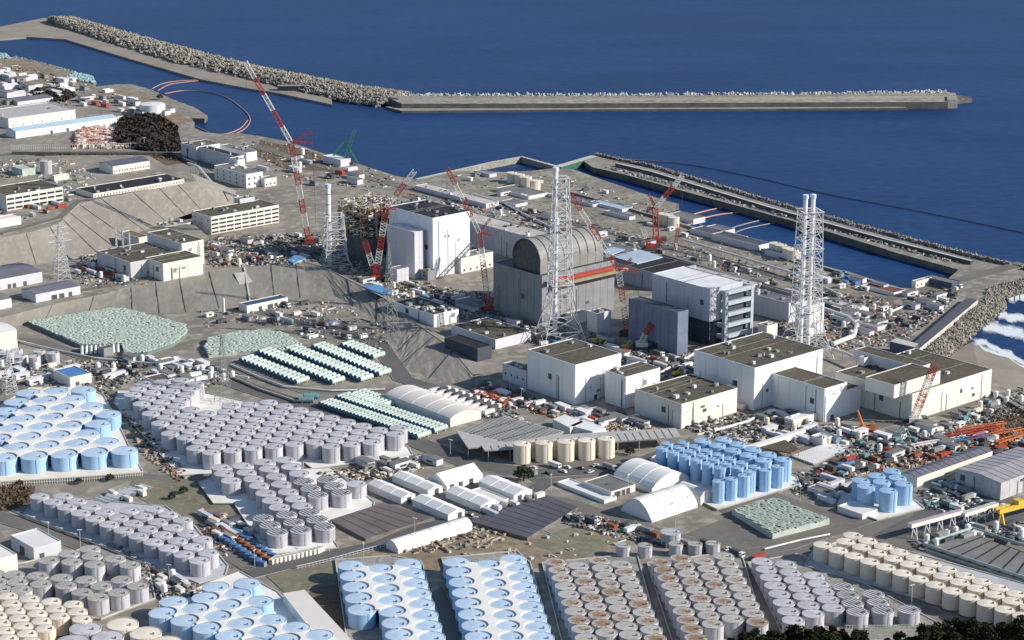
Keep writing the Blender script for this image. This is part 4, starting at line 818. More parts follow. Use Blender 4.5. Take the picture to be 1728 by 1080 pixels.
b('warehouse', 'pale roof warehouse tucked between the violet roof and grey warehouse', 1640, 815, 800, 1612, 1700, CREAM, TENT, style='gableB', rise=1)
b('small_building', 'small teal truck box parked before the grey warehouse', 1610, 826, 817, 1596, 1621, TEAL, SHEETB, LB=8, cat='container')
b('gatehouse', 'white portal frame building in front of the ribbed white block', 1338, 722, 709, 1330, 1384, CREAM, TENT, LA=7)
b('cabin', 'cream plant cabin beside the grid of black and white bags', 1388, 755, 741, 1368, 1404, CREAM, TENT, units=2)
b('quay_building', 'long low quay building before the four cream harbour tanks', 892, 337, 331, 836, 925, CREAM, ROOFG)
b('quay_building', 'cream pump house on the quay near the inner breakwater root', 1545, 487, 475, 1538, 1572, CREAM, ROOFG, win=(1, 4, 1, 1.4, 1))
b('quay_building', 'red brown roofed shed by the harbour corner', 1508, 500, 494, 1455, 1528, TENT, RED_TILE)
b('quay_building', 'long dark quay wall building beside the inner breakwater root', 1606, 490, 478, 1560, 1640, mat('dark_blue_wall', (.08, .10, .15)), ROOFG, LB=10)
for k, (x, yb, yt, xl, xr, mt_, l) in enumerate([(1062, 372, 366, 1020, 1072, ROOFV, 'low violet roofed quay shed left of the red harbour crane'), (1050, 358, 353, 995, 1066, SHEETB, 'low quay shed with pale blue roof strip'), (1170, 378, 370, 1128, 1190, ROOFG, 'low grey quay shed right of the cream trio'), (1212, 398, 392, 1180, 1240, ROOFV, 'low quay shed with violet roof by the channel'), (1330, 440, 430, 1290, 1352, ROOFG, 'low grey quay shed behind the twin flue tower'), (1280, 425, 414, 1200, 1300, DARKG, 'dark long quay shed before the cream harbour tank group'), (1240, 412, 404, 1165, 1262, DARKG, 'dark long quay shed right of the red harbour crane'), (826, 300, 294, 800, 838, MIDG, 'small grey hut near the jetty basin'), (575, 282, 270, 545, 592, TENT, 'white roofed hut at the foot of the green shear crane'), (870, 350, 345, 845, 890, ROOFG, 'flat grey hut behind the pale beige roof')]):
    b('quay_shed', l, x, yb, yt, xl, xr, LILAC, mt_)
for k, (x, yb, yt, xl, xr, mt_, l) in enumerate([(1075, 440, 430, 945, 1096, ROOFG, 'long low grey roofed hall seaward of the dome'), (1262, 492, 483, 1130, 1285, DECK, 'long low pale roofed hall seaward of the pale overhanging box'), (820, 352, 344, 700, 842, DECK, 'long low pale roofed hall seaward of the tall white box'), (1480, 560, 552, 1400, 1500, CONC, 'long low concrete tank row roof right of the twin flue tower'), (1000, 350, 345, 925, 1015, ROOFG, 'flat grey slab roof on the wide harbour yard'), (1450, 530, 523, 1380, 1466, CONC_P, 'pale concrete deck with pipes right of the twin flue tower')]):
    b('quay_hall', l, x, yb, yt, xl, xr, LILAC, mt_, units=5, panels=(8, 1, 1))
# half cylinder dome on the grey box
zr = ZG+u3['h']; P = G(911.5, 463.5, zr); B = Vector((sin(R(49)), cos(R(49)), 0)); A = Vector((-cos(R(49)), sin(R(49)), 0))
t = thing('dome_roof', 'grey half cylinder dome roof with open round end on the grey box', 'dome', P, R(41))
DL, DW, hw = xlen(P, B, 1018), xlen(P, A, 865), 8.0; N = 16
def arch(u, r_, zz): return (u, DW/2-r_*cos(pi*zz/N), hw+r_*sin(pi*zz/N))
segs = 8
for k in range(segs):
    m = MB(); x0, x1 = DL*k/segs+.12, DL*(k+1)/segs-.12
    for x_ in (0,): 
        vs = [arch(x0, DW/2, i) for i in range(N+1)]+[arch(x1, DW/2, i) for i in range(N+1)]
        m.add(vs, [(i, i+1, N+2+i, N+1+i) for i in range(N)], DOME)
        m.add([(x0, 0, 0), (x1, 0, 0), (x1, 0, hw), (x0, 0, hw), (x0, DW, 0), (x1, DW, 0), (x1, DW, hw), (x0, DW, hw)], [(0, 1, 2, 3), (4, 5, 6, 7)], DOME)
    m.build('dome_segment', t, smooth=False)
for k in range(segs+1):
    m = MB(); x0 = DL*k/segs
    for i in range(N): m.tube(arch(x0, DW/2+.1, i), arch(x0, DW/2+.1, i+1), .35, DARKG)
    m.build('dome_rib', t)
for x_, mt_ in ((1.2, DARKG), (DL-.5, DOME)):  # front panel is dark to stand for the shade inside the open end
    m = MB(); m.add([(x_, 0, 0)]+[arch(x_, DW/2-.2, i) for i in range(N+1)]+[(x_, DW, 0)], [tuple(range(N+3))], mt_); m.build('end_panel', t)
t = thing('red_beam', 'red and tan working platform beam along the grey domed building', 'beam', P, R(41)); m = MB(); m.box(2, -9, -5, DL+3, -6.5, -2.6, REDP); m.build('beam', t); m = MB(); m.box(8, -11, -7.5, DL+14, -5, -5.6, mat('tan_platform', (.35, .27, .18))); m.build('platform', t)
# open steel tower beside the big pale box
P, LB, LA, h, rz = frame(1222, 585, 492, 1197, 1270, ZG)
t = thing('steel_frame_tower', 'open grey steel frame tower of five levels joined to the pale grey box', 'tower', P, rz)
FR = mat('light_blue_grey_steel', (.42, .46, .50), (.36, .40, .44), sc=.2)
for i, x_ in enumerate((0, LB-2.6)):
    for y_ in (0, LA-2.6): m = MB(); m.box(x_, y_, 0, x_+2.6, y_+2.6, h, FR); m.build('column', t)
for k in range(5):
    z_ = h*(k+1)/5-2.8
    for nm_, a in (('beam', (2.6, .1, z_, LB-2.6, 2.4, z_+2.6)), ('beam', (2.6, LA-2.4, z_, LB-2.6, LA-.1, z_+2.6)), ('beam', (.1, 2.6, z_, 2.4, LA-2.6, z_+2.6)), ('beam', (LB-2.4, 2.6, z_, LB-.1, LA-2.6, z_+2.6))): m = MB(); m.box(*a, FR); m.build(nm_, t)
    if k < 4: m = MB(); m.box(2.7, 2.7, z_+1.8, LB-2.7, 3.9, z_+2.2, DARKG); m.build('floor_deck', t)
m = MB(); m.box(4, 4, 0, LB-3, LA-.4, h*.86, MATS['dark_navy_wall']); m.build('dark_infill', t)  # dark box continuing the building behind, its colour shading the openings between beams
# wrecked steel frame building
P, LB, LA, h, rz = frame(622, 448, 376, 573, 680, ZG)
t = thing('wrecked_building', 'ruined building with bare steel frame and white rubble on top', 'ruin', P, rz)
wall_shell(LB, LA, h*.62, mat('stained_dark_wall', (.14, .14, .16), (.09, .09, .11), sc=.2)).build('wall', t)
m = MB(); m.box(.4, .4, h*.5, LB-.4, LA-.4, h*.58, MIDG); m.build('roof', t)
hc = h*1.35
m = MB()
nx, ny = 5, 5
for i in range(nx):
    for j in range(ny):
        if i in (0, nx-1) or j in (0, ny-1):
            x_, y_ = LB*i/(nx-1)*.98+.3, LA*j/(ny-1)*.98+.3; hh = hc*rnd.uniform(.8, 1.05)
            q = MB(); q.tube((x_, y_, h*.6), (x_, y_, hh*1.04), .8, rnd.choice([STEELG, TAN, DARKG, CONC_P])); q.build('column', t)
for lv in (.75, .95, 1.15, 1.3):
    for a, b_ in (((0, 0), (1, 0)), ((1, 0), (1, 1)), ((0, 1), (1, 1)), ((0, 0), (0, 1))):
        q = MB(); q.tube((a[0]*LB, a[1]*LA, h*lv), (b_[0]*LB, b_[1]*LA, h*lv+rnd.uniform(-1, 1)), .65, rnd.choice([STEELG, RUSTY, TAN, CONC_P])); q.build('beam', t)
q = MB()
m = MB(); m.box(8, 8, h*.55, LB-8, LA-8, hc*.82, BLACK); m.build('void_shade', t)  # black box standing in for the shade of the void inside the wreck
for _ in range(1500):
    x_, y_ = rnd.uniform(-1, LB-1), rnd.uniform(-1, LA-1); z_ = h*.6+rnd.uniform(0, 1)**.8*(hc*1.02-h*.6); s1, s2, s3 = rnd.uniform(.5, 4.0), rnd.uniform(.4, 2.2), rnd.uniform(.15, 1.1)
    if rnd.random() < .35 and 6 < x_ < LB-6 and 6 < y_ < LA-6: continue
    q.box(x_, y_, z_, x_+s1, y_+s2, z_+s3, rnd.choice([DEBW, DEBW, DEBW, CREAM, STEELG, TAN, TAN, RUSTY, DARKG, DEBW, MIDG]), rot=((x_, y_), rnd.uniform(0, 6.3)), bottom=True)
q.build('rubble', t, kind='stuff')

# ------------------------------------------------------------------ lattice helpers: exhaust towers, pylons, cranes
def lat(m, p, q, w, mt, n=8, r=.16, w2=None, sides=4, br=None):
    """lattice between p and q, width w, as tubes in mesh builder m"""
    p, q = Vector(p), Vector(q); d = (q-p).normalized(); w2 = w if w2 is None else w2
    a = Vector((0, 1, 0)); a = (a-d*a.dot(d)).normalized(); c = d.cross(a)
    cs = [(-1, -1), (1, -1), (1, 1), (-1, 1)]
    def pt(k, t): ww = w+(w2-w)*t; return p.lerp(q, t)+a*cs[k % 4][0]*ww/2+c*cs[k % 4][1]*ww/2
    for k in range(4): m.tube(pt(k, 0), pt(k, 1), r, mt)
    br = br or r*.7
    for i in range(n):
        for k in range(4):
            m.tube(pt(k, i/n), pt(k+1, (i+1)/n), br, mt); 
            if i % 2 == 0: m.tube(pt(k, i/n), pt(k+1, i/n), br, mt)
def exhaust_tower(label, x, yb, yt, wb, wt, flues, z=ZG, xt=None, flare=1.7, lattop=.93, mt=STEEL, levels=9, r=.33, off=0):
    P = G(x, yb, z); h = hgt(P, yt); t = thing('exhaust_tower', label, 'tower', P, R(14))
    hl = h*lattop
    def wd(f): return wt+(wb-wt)*(1-f)+(wb*(flare-1))*max(0, .22-f)/.22
    cs = [(-1, -1), (1, -1), (1, 1), (-1, 1)]
    fr = [0, .07, .16, .27]+[.27+.73*(i+1)/(levels-1) for i in range(levels-1)]
    for k in range(4):
        m = MB()
        for f0, f1 in zip(fr, fr[1:]): m.tube((cs[k][0]*wd(f0)/2, cs[k][1]*wd(f0)/2, hl*f0), (cs[k][0]*wd(f1)/2, cs[k][1]*wd(f1)/2, hl*f1), r, mt)
        m.build('leg', t)
    for f0, f1 in zip(fr, fr[1:]):
        m = MB()
        for k in range(4):
            a, b_ = cs[k], cs[(k+1) % 4]; w0, w1 = wd(f0)/2, wd(f1)/2
            m.tube((a[0]*w0, a[1]*w0, hl*f0), (b_[0]*w1, b_[1]*w1, hl*f1), r*.62, mt); m.tube((b_[0]*w0, b_[1]*w0, hl*f0), (a[0]*w1, a[1]*w1, hl*f1), r*.62, mt)
            m.tube((a[0]*w1, a[1]*w1, hl*f1), (b_[0]*w1, b_[1]*w1, hl*f1), r*.7, mt)
        m.build('brace_bay', t)
    for k, f in enumerate((.35, .55, .75, 1.0)):
        m = MB(); w = wd(f)/2+.9
        for a, b_, c, d in ((-w, -w, w, -w+1.3), (-w, w-1.3, w, w), (-w, -w+1.3, -w+1.3, w-1.3), (w-1.3, -w+1.3, w, w-1.3)): m.box(a, b_, hl*f, c, d, hl*f+.3, mt, bottom=True)
        m.build('platform', t, kind='stuff')
    for fx, fr_, fh in flues:
        m = MB(); m.tube((fx, 0, 0), (fx, 0, h*fh), fr_, WHITE if mt is STEEL else mt, 16, caps=True)
        for q in range(8): m.tube((fx, 0, h*fh*q/8), (fx, 0, h*fh*q/8+.7), fr_+.18, STEELG, 16)
        m.tube((fx, 0, h*fh-2.4), (fx, 0, h*fh-.1), fr_+.5, mat('pale_blue_flue_top', (.55, .66, .80)), 16, caps=True); m.build('flue', t)
    return t
exhaust_tower('tall white lattice exhaust tower with single flue before the domed building', 945, 572, 282, 17, 8.5, [(-3.6, 1.55, 1.0)], lattop=.94, levels=11)
exhaust_tower('tall white lattice exhaust tower with twin flues by the harbour', 1358, 598, 328, 17, 12.5, [(-3.4, 1.45, 1.0), (1.8, 1.45, 1.0)], lattop=.90, levels=12)
exhaust_tower('shortened white exhaust tower with open lattice beside the ruined building', 566, 448, 310, 17, 12, [(-4.4, 1.9, 1.0)], lattop=.62, levels=5, flare=1.35)
def pylon(label, x, yb, yt, w, z=ZG, arms=3, mt=STEELG, r=.16, armw=9):
    P = G(x, yb, z); h = hgt(P, yt); t = thing('pylon', label, 'pylon', P, R(30)); m = MB()
    lat(m, (0, 0, 0), (0, 0, h*.62), w, mt, 7, r, w*.38); lat(m, (0, 0, h*.62), (0, 0, h), w*.38, mt, 6, r, .6); m.build('lattice_body', t, kind='stuff')
    for k in range(arms):
        z_ = h*(.66+.12*k)
        for s in (-1, 1): q = MB(); q.tube((s*w*.1, 0, z_), (s*armw*(1-.18*k)/1, 0, z_+.3), r*1.1, mt); q.tube((s*w*.1, 0, z_+2.2), (s*armw*(1-.18*k), 0, z_+.3), r*.8, mt); q.build('cross_arm', t)
pylon('grey transmission pylon standing between the gabled sheds and substation', 105, 470, 375, 10, ZM, mt=STEEL, r=.22)
pylon('grey transmission pylon in front of the small white box building', 658, 570, 410, 10, ZG, arms=1, r=.26, armw=4)
pylon('pylon beside the small weathered tanks at the left edge', 17, 662, 590, 8, r=.2, mt=STEEL)
pylon('faint pylon between the lilac grey tanks and the green cylinders', 378, 680, 565, 9, r=.17)
t = thing('steel_gantry', 'three post steel gantry standing on the substation roof', 'gantry', G(215, 452, ZM), R(41)); 
hh = 20
for k in range(3): m = MB(); lat(m, (4+k*0, 2+k*9.5, 0), (4, 2+k*9.5, hh+6), 1.6, STEEL, 8, .18, .5); m.build('gantry_post', t, kind='stuff')
for k in range(2): m = MB(); m.tube((4, 2+k*9.5, hh+1), (4, 11.5+k*9.5, hh+1), .35, STEEL); m.build('gantry_beam', t)

def crane(label, base, knee, tip, w=3.2, cols=(REDP, WHTP), z=ZG, bands=4, jb=3, struts=(), jw=None, boom2=None, body=True, r=.24):
    P = G(*base, z); Y = P.y; K = PY(*knee, Y); T = PY(*tip, Y) if tip else None
    t = thing('lattice_crane', label, 'crane', P); o = lambda v: Vector(v)-P
    b0 = Vector((0, 0, 3)) if body else Vector((0, 0, .3))
    def seg(a, c, n, ww, nm_, start=0):
        for i in range(n):
            m = MB(); lat(m, a.lerp(c, i/n), a.lerp(c, (i+1)/n), ww, cols[(i+start) % 2], 5, r); m.build(nm_, t)
    seg(b0, o(K), bands, w, 'boom_section')
    if T: seg(o(K), o(T), jb, jw or w*.75, 'jib_section', bands)
    for s in struts:
        m = MB(); q = o(PY(*s, Y)); lat(m, o(K), q, w*.35, cols[0], 4, r*.8); m.build('strut', t)
        m = MB(); m.tube(q, b0+Vector((6, 0, 1)), .07, DARKG); m.build('stay_rope', t)
        if T: m = MB(); m.tube(q, o(T), .07, DARKG); m.build('stay_rope', t)
    if T: m = MB(); m.tube(o(T), o(T)+Vector((0, 0, -min(25, (o(T).z-4)*.5))), .09, DARKG); m.build('hoist_rope', t)
    if boom2:
        q = o(PY(*boom2, Y)); seg(b0, q, 3, w*.8, 'mast_section')
    if body:
        m = MB(); m.box(-3, -3, 1.8, 5, 3, 4.6, cols[0]); m.build('machine_house', t)
        m = MB(); m.box(5, -3, 2.2, 8, 3, 4.8, DARKG); m.build('counterweight', t)
        for s in (-1, 1): m = MB(); m.box(-5, s*3.6-.8, 0, 5, s*3.6+.8, 1.7, DARKG); m.build('track', t)
        m = MB(); m.box(-4.6, -2.8, 2, -3.1, -1, 4.2, GLASS); m.build('cab', t)
    return t
crane('giant red and white lattice crane reaching over the harbour beside the office block', (521, 412), (491, 240), (414, 104), 3.8, bands=7, jb=5, struts=[(527, 222), (528, 241)], r=.26)
crane('red and white lattice crane with vee booms before the tall white box building', (634, 474), (652, 350), (700, 288), 4.2, bands=5, jb=3, struts=[(630, 365), (668, 352)], boom2=(616, 406), r=.27)
crane('red and white lattice crane between the white box and the dome', (824, 525), (809, 392), (754, 283), 3.4, bands=5, jb=4, struts=[(828, 368), (830, 397)], boom2=(845, 464), r=.24)
crane('red and white lattice crane between the dome and the pale grey box', (1058, 565), (1044, 456), (963, 328), 3.5, bands=4, jb=5, struts=[(1080, 458), (1066, 436)], r=.25)
crane('red harbour crane with short white jib beside the cream tank trio', (1107, 410), (1106, 350), (1152, 296), 4.0, bands=1, jb=3, struts=[(1092, 352), (1094, 326)], r=.4)
crane('small red and white crane on the quay left of the harbour crane', (1096, 422), (1085, 386), None, 3.0, bands=2, r=.3)
crane('thin red quay crane right of the harbour crane', (1138, 424), (1146, 378), None, 2.0, bands=1, cols=(REDP, REDP), r=.2, body=False)
crane('small white crane with red tip before the slate blue building', (1080, 588), (1099, 546), None, 3.0, bands=2, cols=(WHTP, REDP), r=.3)
crane('pale red and white crane boom in front of the widest cream building', (1541, 716), (1577, 617), None, 3.6, bands=4, cols=(WHTP, REDP), r=.26)
crane('grey lattice boom leaning against the tall white box building', (742, 470), (797, 411), None, 2.6, bands=2, cols=(STEELG, STEELG), r=.3, body=False)
t = thing('mobile_crane', 'orange telescopic crane working before the large white buildings', 'crane', G(1462, 728)); P = t.location
m = MB(); m.tube((-2, 0, 3), PY(1447, 692, P.y)-P, .9, ORNG, 6, r2=.55, caps=True); m.build('telescopic_boom', t)
m = MB(); m.box(-4, -1.6, 1.2, 5, 1.6, 3.6, ORNG); m.build('chassis', t); m = MB(); m.box(2.5, -1.4, 3.6, 4.8, 1.4, 5, ORNG); m.build('cab', t)
for x_ in (-3, 0, 3.4):
    for s in (-1, 1): m = MB(); m.tube((x_, s*1.3, .8), (x_, s*1.9, .8), .8, DARKG, 10, caps=True); m.build('wheel', t)
for s in (-4, 5): m = MB(); m.box(s-.4, -3.5, .6, s+.4, 3.5, 1.1, ORNG); m.build('outrigger', t)
# green shear-leg crane on the quay
t = thing('shear_leg_crane', 'green shear leg crane at the harbour edge', 'crane', G(585, 278)); P = t.location
for a, c, w in (((582, 272), (599, 217), 2.6), ((563, 262), (581, 238), .9), ((604, 276), (581, 238), .9)):
    m = MB(); lat(m, PY(*a, P.y)-P, PY(*c, P.y)-P, w, GREENP, 7, .48); m.build('boom_section', t, kind='stuff')
m = MB(); m.box(-6, -4, 0, 6, 4, 3.2, DARKG); m.build('base', t); m = MB(); m.box(-4, -3, 3.2, 2, 3, 5.4, GREENP); m.build('machine_house', t); 
# yellow gantry crane at the right edge
t = thing('gantry_crane', 'yellow gantry crane at the right edge above the storage yard', 'crane', G(1684, 892)); P = t.location; Bv = Vector((cos(R(33)), sin(R(33)), 0)); z_ = hgt(P, 858)
m = MB(); m.box(-1, -1.6, z_-2.6, 46, -.4, z_, YELL, rot=((0, 0), R(33))); m.build('girder', t); m = MB(); m.box(-1, 1.2, z_-2.6, 46, 2.4, z_, YELL, rot=((0, 0), R(33))); m.build('girder', t)
for u in (2, 42):
    for s, d in ((-3, -1), (3, 1)): q = Vector((u*cos(R(33))-s*sin(R(33)), u*sin(R(33))+s*cos(R(33)), 0)); e = Vector((u*cos(R(33)), u*sin(R(33)), z_-2)); m = MB(); m.tube(q, e, .55, YELL); m.build('leg', t)
m = MB(); m.box(12, -2, z_, 16, 2.6, z_+2, YELL, rot=((0, 0), R(33))); m.build('trolley', t)
# conveyor bridges
def bridge(label, a, c, ht, mt, z=ZG, w=3.0):
    A_, C_ = G(*a, z), G(*c, z); L = (C_-A_).length; rz = math.atan2(C_.y-A_.y, C_.x-A_.x); t = thing('conveyor_bridge', label, 'conveyor', A_, rz)
    m = MB(); m.box(0, -w/2, ht, L, w/2, ht+2.2, CREAM, mt); m.build('gallery', t)
    for k in range(4):
        for s in (-1, 1): m = MB(); m.tube((L*(k+.4)/4, s*w*.7, 0), (L*(k+.4)/4, s*w*.35, ht), .3, STEEL); m.build('leg', t)
        m = MB(); m.tube((L*(k+.4)/4, -w*.7, 1), (L*(k+.4)/4, w*.5, ht-1), .2, STEEL); m.build('brace', t)
bridge('pale purple roofed conveyor bridge at the right side', (1534, 912), (1620, 888), 7, PINKB); bridge('pale green conveyor bridge beside the yellow gantry', (1624, 890), (1680, 872), 6, GTANK)

# ------------------------------------------------------------------ prisms traced on their own level: sheets, canopies, covers
def prism_thing(name, label, cat, poly, h, side, top, z=ZG, group=None, zpx='top', posts=0, thick=None, tex=None):
    P = px(poly, z+h); c = sum(P, Vector())/len(P); t = thing(name, label, cat, (c.x, c.y, z), 0, group)
    Q = [(p.x-c.x, p.y-c.y) for p in P]; m = MB(); m.prism(Q, (h-thick) if thick else -.4, h, side, top); m.build('roof' if thick else 'body', t)
    if posts:
        n = len(Q)
        for i in range(n):
            a, b_ = Q[i], Q[(i+1) % n]; L = math.dist(a, b_); k = max(1, int(L/12))
            for j in range(k): q = MB(); x_, y_ = (a[0]+(b_[0]-a[0])*(j+.1)/k)*.985, (a[1]+(b_[1]-a[1])*(j+.1)/k)*.985; q.tube((x_, y_, 0), (x_, y_, h-.1), .25, STEELG); q.build('post', t)
    return t
def seams_on(t, poly, h, z, n, mt, r=.14, ends=(0, 1, 3, 2), nm_='seam'):
    P = px(poly, z+h); c = t.location
    a, b_, d, e = (P[i] for i in ends)
    for k in range(1, n):
        p, q = a.lerp(b_, k/n), d.lerp(e, k/n); m = MB(); m.tube((p.x-c.x, p.y-c.y, h+.05), (q.x-c.x, q.y-c.y, h+.05), r, mt); m.build(nm_, t)
pl = [(557, 877), (645, 849), (733, 873), (617, 909)]
t = prism_thing('covered_pit', 'brown purple rubber covered reservoir beside the ribbed lid tanks', 'covered reservoir', pl, 1.6, LAND_SIDE, SOLARB); seams_on(t, pl, 1.6, ZG, 6, ROOFB)
pl = [(790, 878), (925, 836), (975, 856), (890, 907)]
t = prism_thing('covered_pit', 'slate grey covered reservoir right of the long white arched shed', 'covered reservoir', pl, 2.0, LAND_SIDE, SOLAR); seams_on(t, pl, 2.0, ZG, 9, DARKG); seams_on(t, pl, 2.0, ZG, 5, DARKG, ends=(1, 2, 0, 3))
pl = [(477, 1001), (514, 995), (600, 1088), (548, 1092)]
t = prism_thing('long_shed', 'long white flat topped shed between two blue tank blocks at the bottom', 'shed', [(477, 1001), (514, 995), (640, 1130), (585, 1140)], 5.0, TENT, TENTP)
# sawtooth pavilion and long canopy
pl = [(770, 727), (850, 702), (952, 728), (935, 742), (790, 756)]
t = prism_thing('pavilion', 'pale corrugated multi roof pavilion behind the tall cream tanks', 'pavilion', pl, 6.5, STEELG, mat('pale_corrugated_roof', (.46, .44, .41), (.40, .385, .36), sc=.2), thick=.8, posts=1)
seams_on(t, [(770, 727), (850, 702), (952, 728), (865, 750)], 6.5, ZG, 18, ROOFG, r=.22, nm_='corrugation')
seams_on(t, [(770, 727), (850, 702), (952, 728), (865, 750)], 6.5, ZG, 4, DARKG, r=.4, ends=(1, 2, 0, 3), nm_='roof_valley')
pl = [(812, 751), (818, 760), (1149, 737), (1140, 722), (950, 733)]
t = prism_thing('canopy', 'long pale corrugated canopy behind the tall cream tanks', 'canopy', pl, 7.0, STEELG, mat('pale_corrugated_roof', (.46, .44, .41)), thick=.8, posts=1)
seams_on(t, [(815, 754), (818, 760), (1149, 737), (1140, 723)], 7.0, ZG, 26, ROOFG, r=.2, ends=(0, 3, 1, 2), nm_='corrugation')
prism_thing('tent_roof', 'white peaked tent roof behind the long canopy, left', 'tent', [(933, 707), (953, 699), (985, 712), (962, 722)], 6, TENT, TENT)
prism_thing('tent_roof', 'white peaked tent roof behind the long canopy, right', 'tent', [(962, 718), (985, 708), (1022, 722), (1000, 728)], 6, TENT, TENT)
prism_thing('wall_panel_fence', 'long cream wall panel running up to the portal frame building', 'wall', [(1259, 752), (1356, 722), (1360, 725), (1264, 756)], 5, CREAM, TENT)
t = prism_thing('open_frame_roof', 'brown open frame roof beside the dense blue tanks', 'roof frame', [(1280, 755), (1325, 742), (1350, 758), (1335, 764)], 5, RUSTY, ROOFB, thick=.7, posts=1)
prism_thing('dark_shed', 'dark blue roofed walkway along the beach armour blocks', 'walkway', [(1540, 580), (1632, 502), (1650, 506), (1552, 588)], 3.2, CONC_P, SOLAR)
prism_thing('sluice_building', 'blue grey sluice house at the lower end of the beach walkway', 'building', [(1502, 576), (1512, 570), (1550, 580), (1543, 586)], 8, mat('dark_blue_wall', (.08, .10, .15)), CONC_P)
# covered stacks of pale green boxes (many alike small boxes, read as one field)
def box_field(label, poly, h, mt, z=ZG, cell=1.9, side=None, side_poly=None):
    P = px(poly, z+h); c = sum(P, Vector())/len(P); t = thing('covered_stack', label, 'covered stack', (c.x, c.y, z)); m = MB(); Q = [(p.x-c.x, p.y-c.y) for p in P]
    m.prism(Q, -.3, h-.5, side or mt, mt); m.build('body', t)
    m = MB(); a = R(41); xs = [q[0] for q in Q]; ys = [q[1] for q in Q]; Rr = max(max(map(abs, xs)), max(map(abs, ys)))*1.5; n = int(Rr/cell); rr = random.Random(3)
    for i in range(-n, n):
        for j in range(-n, n):
            u, v = i*cell, j*cell; x_, y_ = u*cos(a)-v*sin(a), u*sin(a)+v*cos(a)
            if inside((x_, y_), Q) and rr.random() > .1: g = rr.uniform(.05, .4); s = cell*.44*rr.uniform(.8, 1.05); m.box(x_-s, y_-s, h-.5, x_+s, y_+s, h-.25+g, mt, rot=((x_, y_), a+rr.uniform(-.08, .08)))
    m.build('box_top', t, kind='stuff')
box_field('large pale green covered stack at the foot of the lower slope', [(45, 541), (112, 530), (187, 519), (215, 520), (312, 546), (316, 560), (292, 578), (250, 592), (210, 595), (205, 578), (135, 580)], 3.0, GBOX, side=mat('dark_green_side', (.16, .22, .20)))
box_field('smaller pale green covered stack right of the large one', [(345, 583), (352, 568), (400, 558), (440, 555), (480, 560), (512, 582), (500, 588), (400, 592), (352, 597)], 3.0, GBOX)
box_field('square grey green covered stack in front of the dense blue tanks', [(1236, 858), (1305, 838), (1400, 874), (1304, 899)], 3.8, GBOX2, side=mat('grey_green_side', (.50, .54, .50)))
t = thing('white_arch_rows', 'row of white arch covers at the near end of the large green stack', 'covers', G(170, 594), R(10))
for k in range(9): m = MB(); [m.tube((k*2.9-12, -5+14*s/8, 3.4*sin(pi*s/8)), (k*2.9-12, -5+14*(s+1)/8, 3.4*sin(pi*(s+1)/8)), 1.1, TENT, 6) for s in range(8)]; m.build('arch_cover', t)
# drum grid
t = thing('bag_grid', 'square grid of black and white storage bags beside the cream cabin', 'storage grid', G(1388, 768)); c = t.location; m = MB(); Q = [p-c for p in px([(1336, 772), (1402, 748), (1438, 757), (1374, 786)])]; Q2 = [(q.x, q.y) for q in Q]
m.prism(Q2, .03, .35, CONC, mat('dark_mat', (.05, .05, .05))); m.build('base_mat', t)
cnt = 0
for i in range(20):
    for j in range(13):
        u, v = (i+.5)/20, (j+.5)/13; p = (Q[0].lerp(Q[1], u)).lerp(Q[3].lerp(Q[2], u), v)
        obj('bag', cube('bag', 1.7, 1.7, .9, TENT), t, (p.x-.8, p.y-.8, .35))
# concrete pools at the right bottom
pl = [(1562, 926), (1640, 901), (1790, 955), (1790, 1000)]
t = prism_thing('settling_pool', 'grey walled pool with dark divider lines at the right bottom', 'pool', pl, 1.6, PIPEG, mat('pool_cover', (.22, .215, .20), (.17, .165, .155), sc=.1)); seams_on(t, [(1562, 926), (1640, 901), (1790, 955), (1790, 1000)], 1.6, ZG, 9, BLACK, r=.4, ends=(1, 2, 0, 3))
for a, c in (((1558, 926), (1790, 1004)), ((1640, 899), (1800, 952)), ((1558, 926), (1640, 899))):
    A_, C_ = G(*a), G(*c); m = MB(); m.tube((A_.x, A_.y, 7.6), (C_.x, C_.y, 7.6), .8, PIPEG, 8); tag(m.build('pipe'), 'thick grey green pipe on the '+('near' if a[0] == 1558 and c[0] > 1700 else 'far' if c[0] > 1700 else 'short')+' edge of the right bottom pool', 'pipe')
# ------------------------------------------------------------------ breakwaters, armour blocks, jetty, floats
slab('breakwater_sand', [(-60, 42), (-60, 72), (0, 66), (45, 62), (110, 66), (215, 98), (340, 134), (420, 149), (470, 157), (560, 176), (560, 166), (470, 148), (420, 128), (290, 98), (165, 66), (120, 42), (75, 30), (0, 45)], 2.2, -3, SAND, SAND, kind='structure')
bw = thing('breakwater', 'long straight outer breakwater with pale top, dark wall and lower ledge', 'breakwater')
def ribbon(t, nm_, top, bot, z, mt, tp=None):
    P = px(top+bot[::-1], z); m = MB(); m.prism([(p.x, p.y) for p in P], -3, z, mt, tp); o = m.build(nm_, t); return o
DARKC = mat('dark_concrete', (.10, .094, .082), (.15, .14, .125), sc=.1, rough=.9)  # darker concrete tone for walls, ledges and ducts
ribbon(bw, 'crown_wall', [(650, 161.5), (980, 162), (1300, 160), (1598, 156.5)], [(672, 165.5), (980, 166), (1300, 164), (1600, 161.5)], 9.5, CONC_P, PALE)
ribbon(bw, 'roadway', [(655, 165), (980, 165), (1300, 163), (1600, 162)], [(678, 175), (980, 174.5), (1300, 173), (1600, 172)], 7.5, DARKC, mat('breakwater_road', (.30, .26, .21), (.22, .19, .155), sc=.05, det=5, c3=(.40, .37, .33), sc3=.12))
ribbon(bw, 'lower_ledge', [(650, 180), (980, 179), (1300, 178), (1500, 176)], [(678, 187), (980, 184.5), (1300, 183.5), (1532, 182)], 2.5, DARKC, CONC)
ribbon(bw, 'end_block', [(1597, 157), (1612, 156.5)], [(1599, 169), (1616, 168.5)], 9, CONC, CONC)
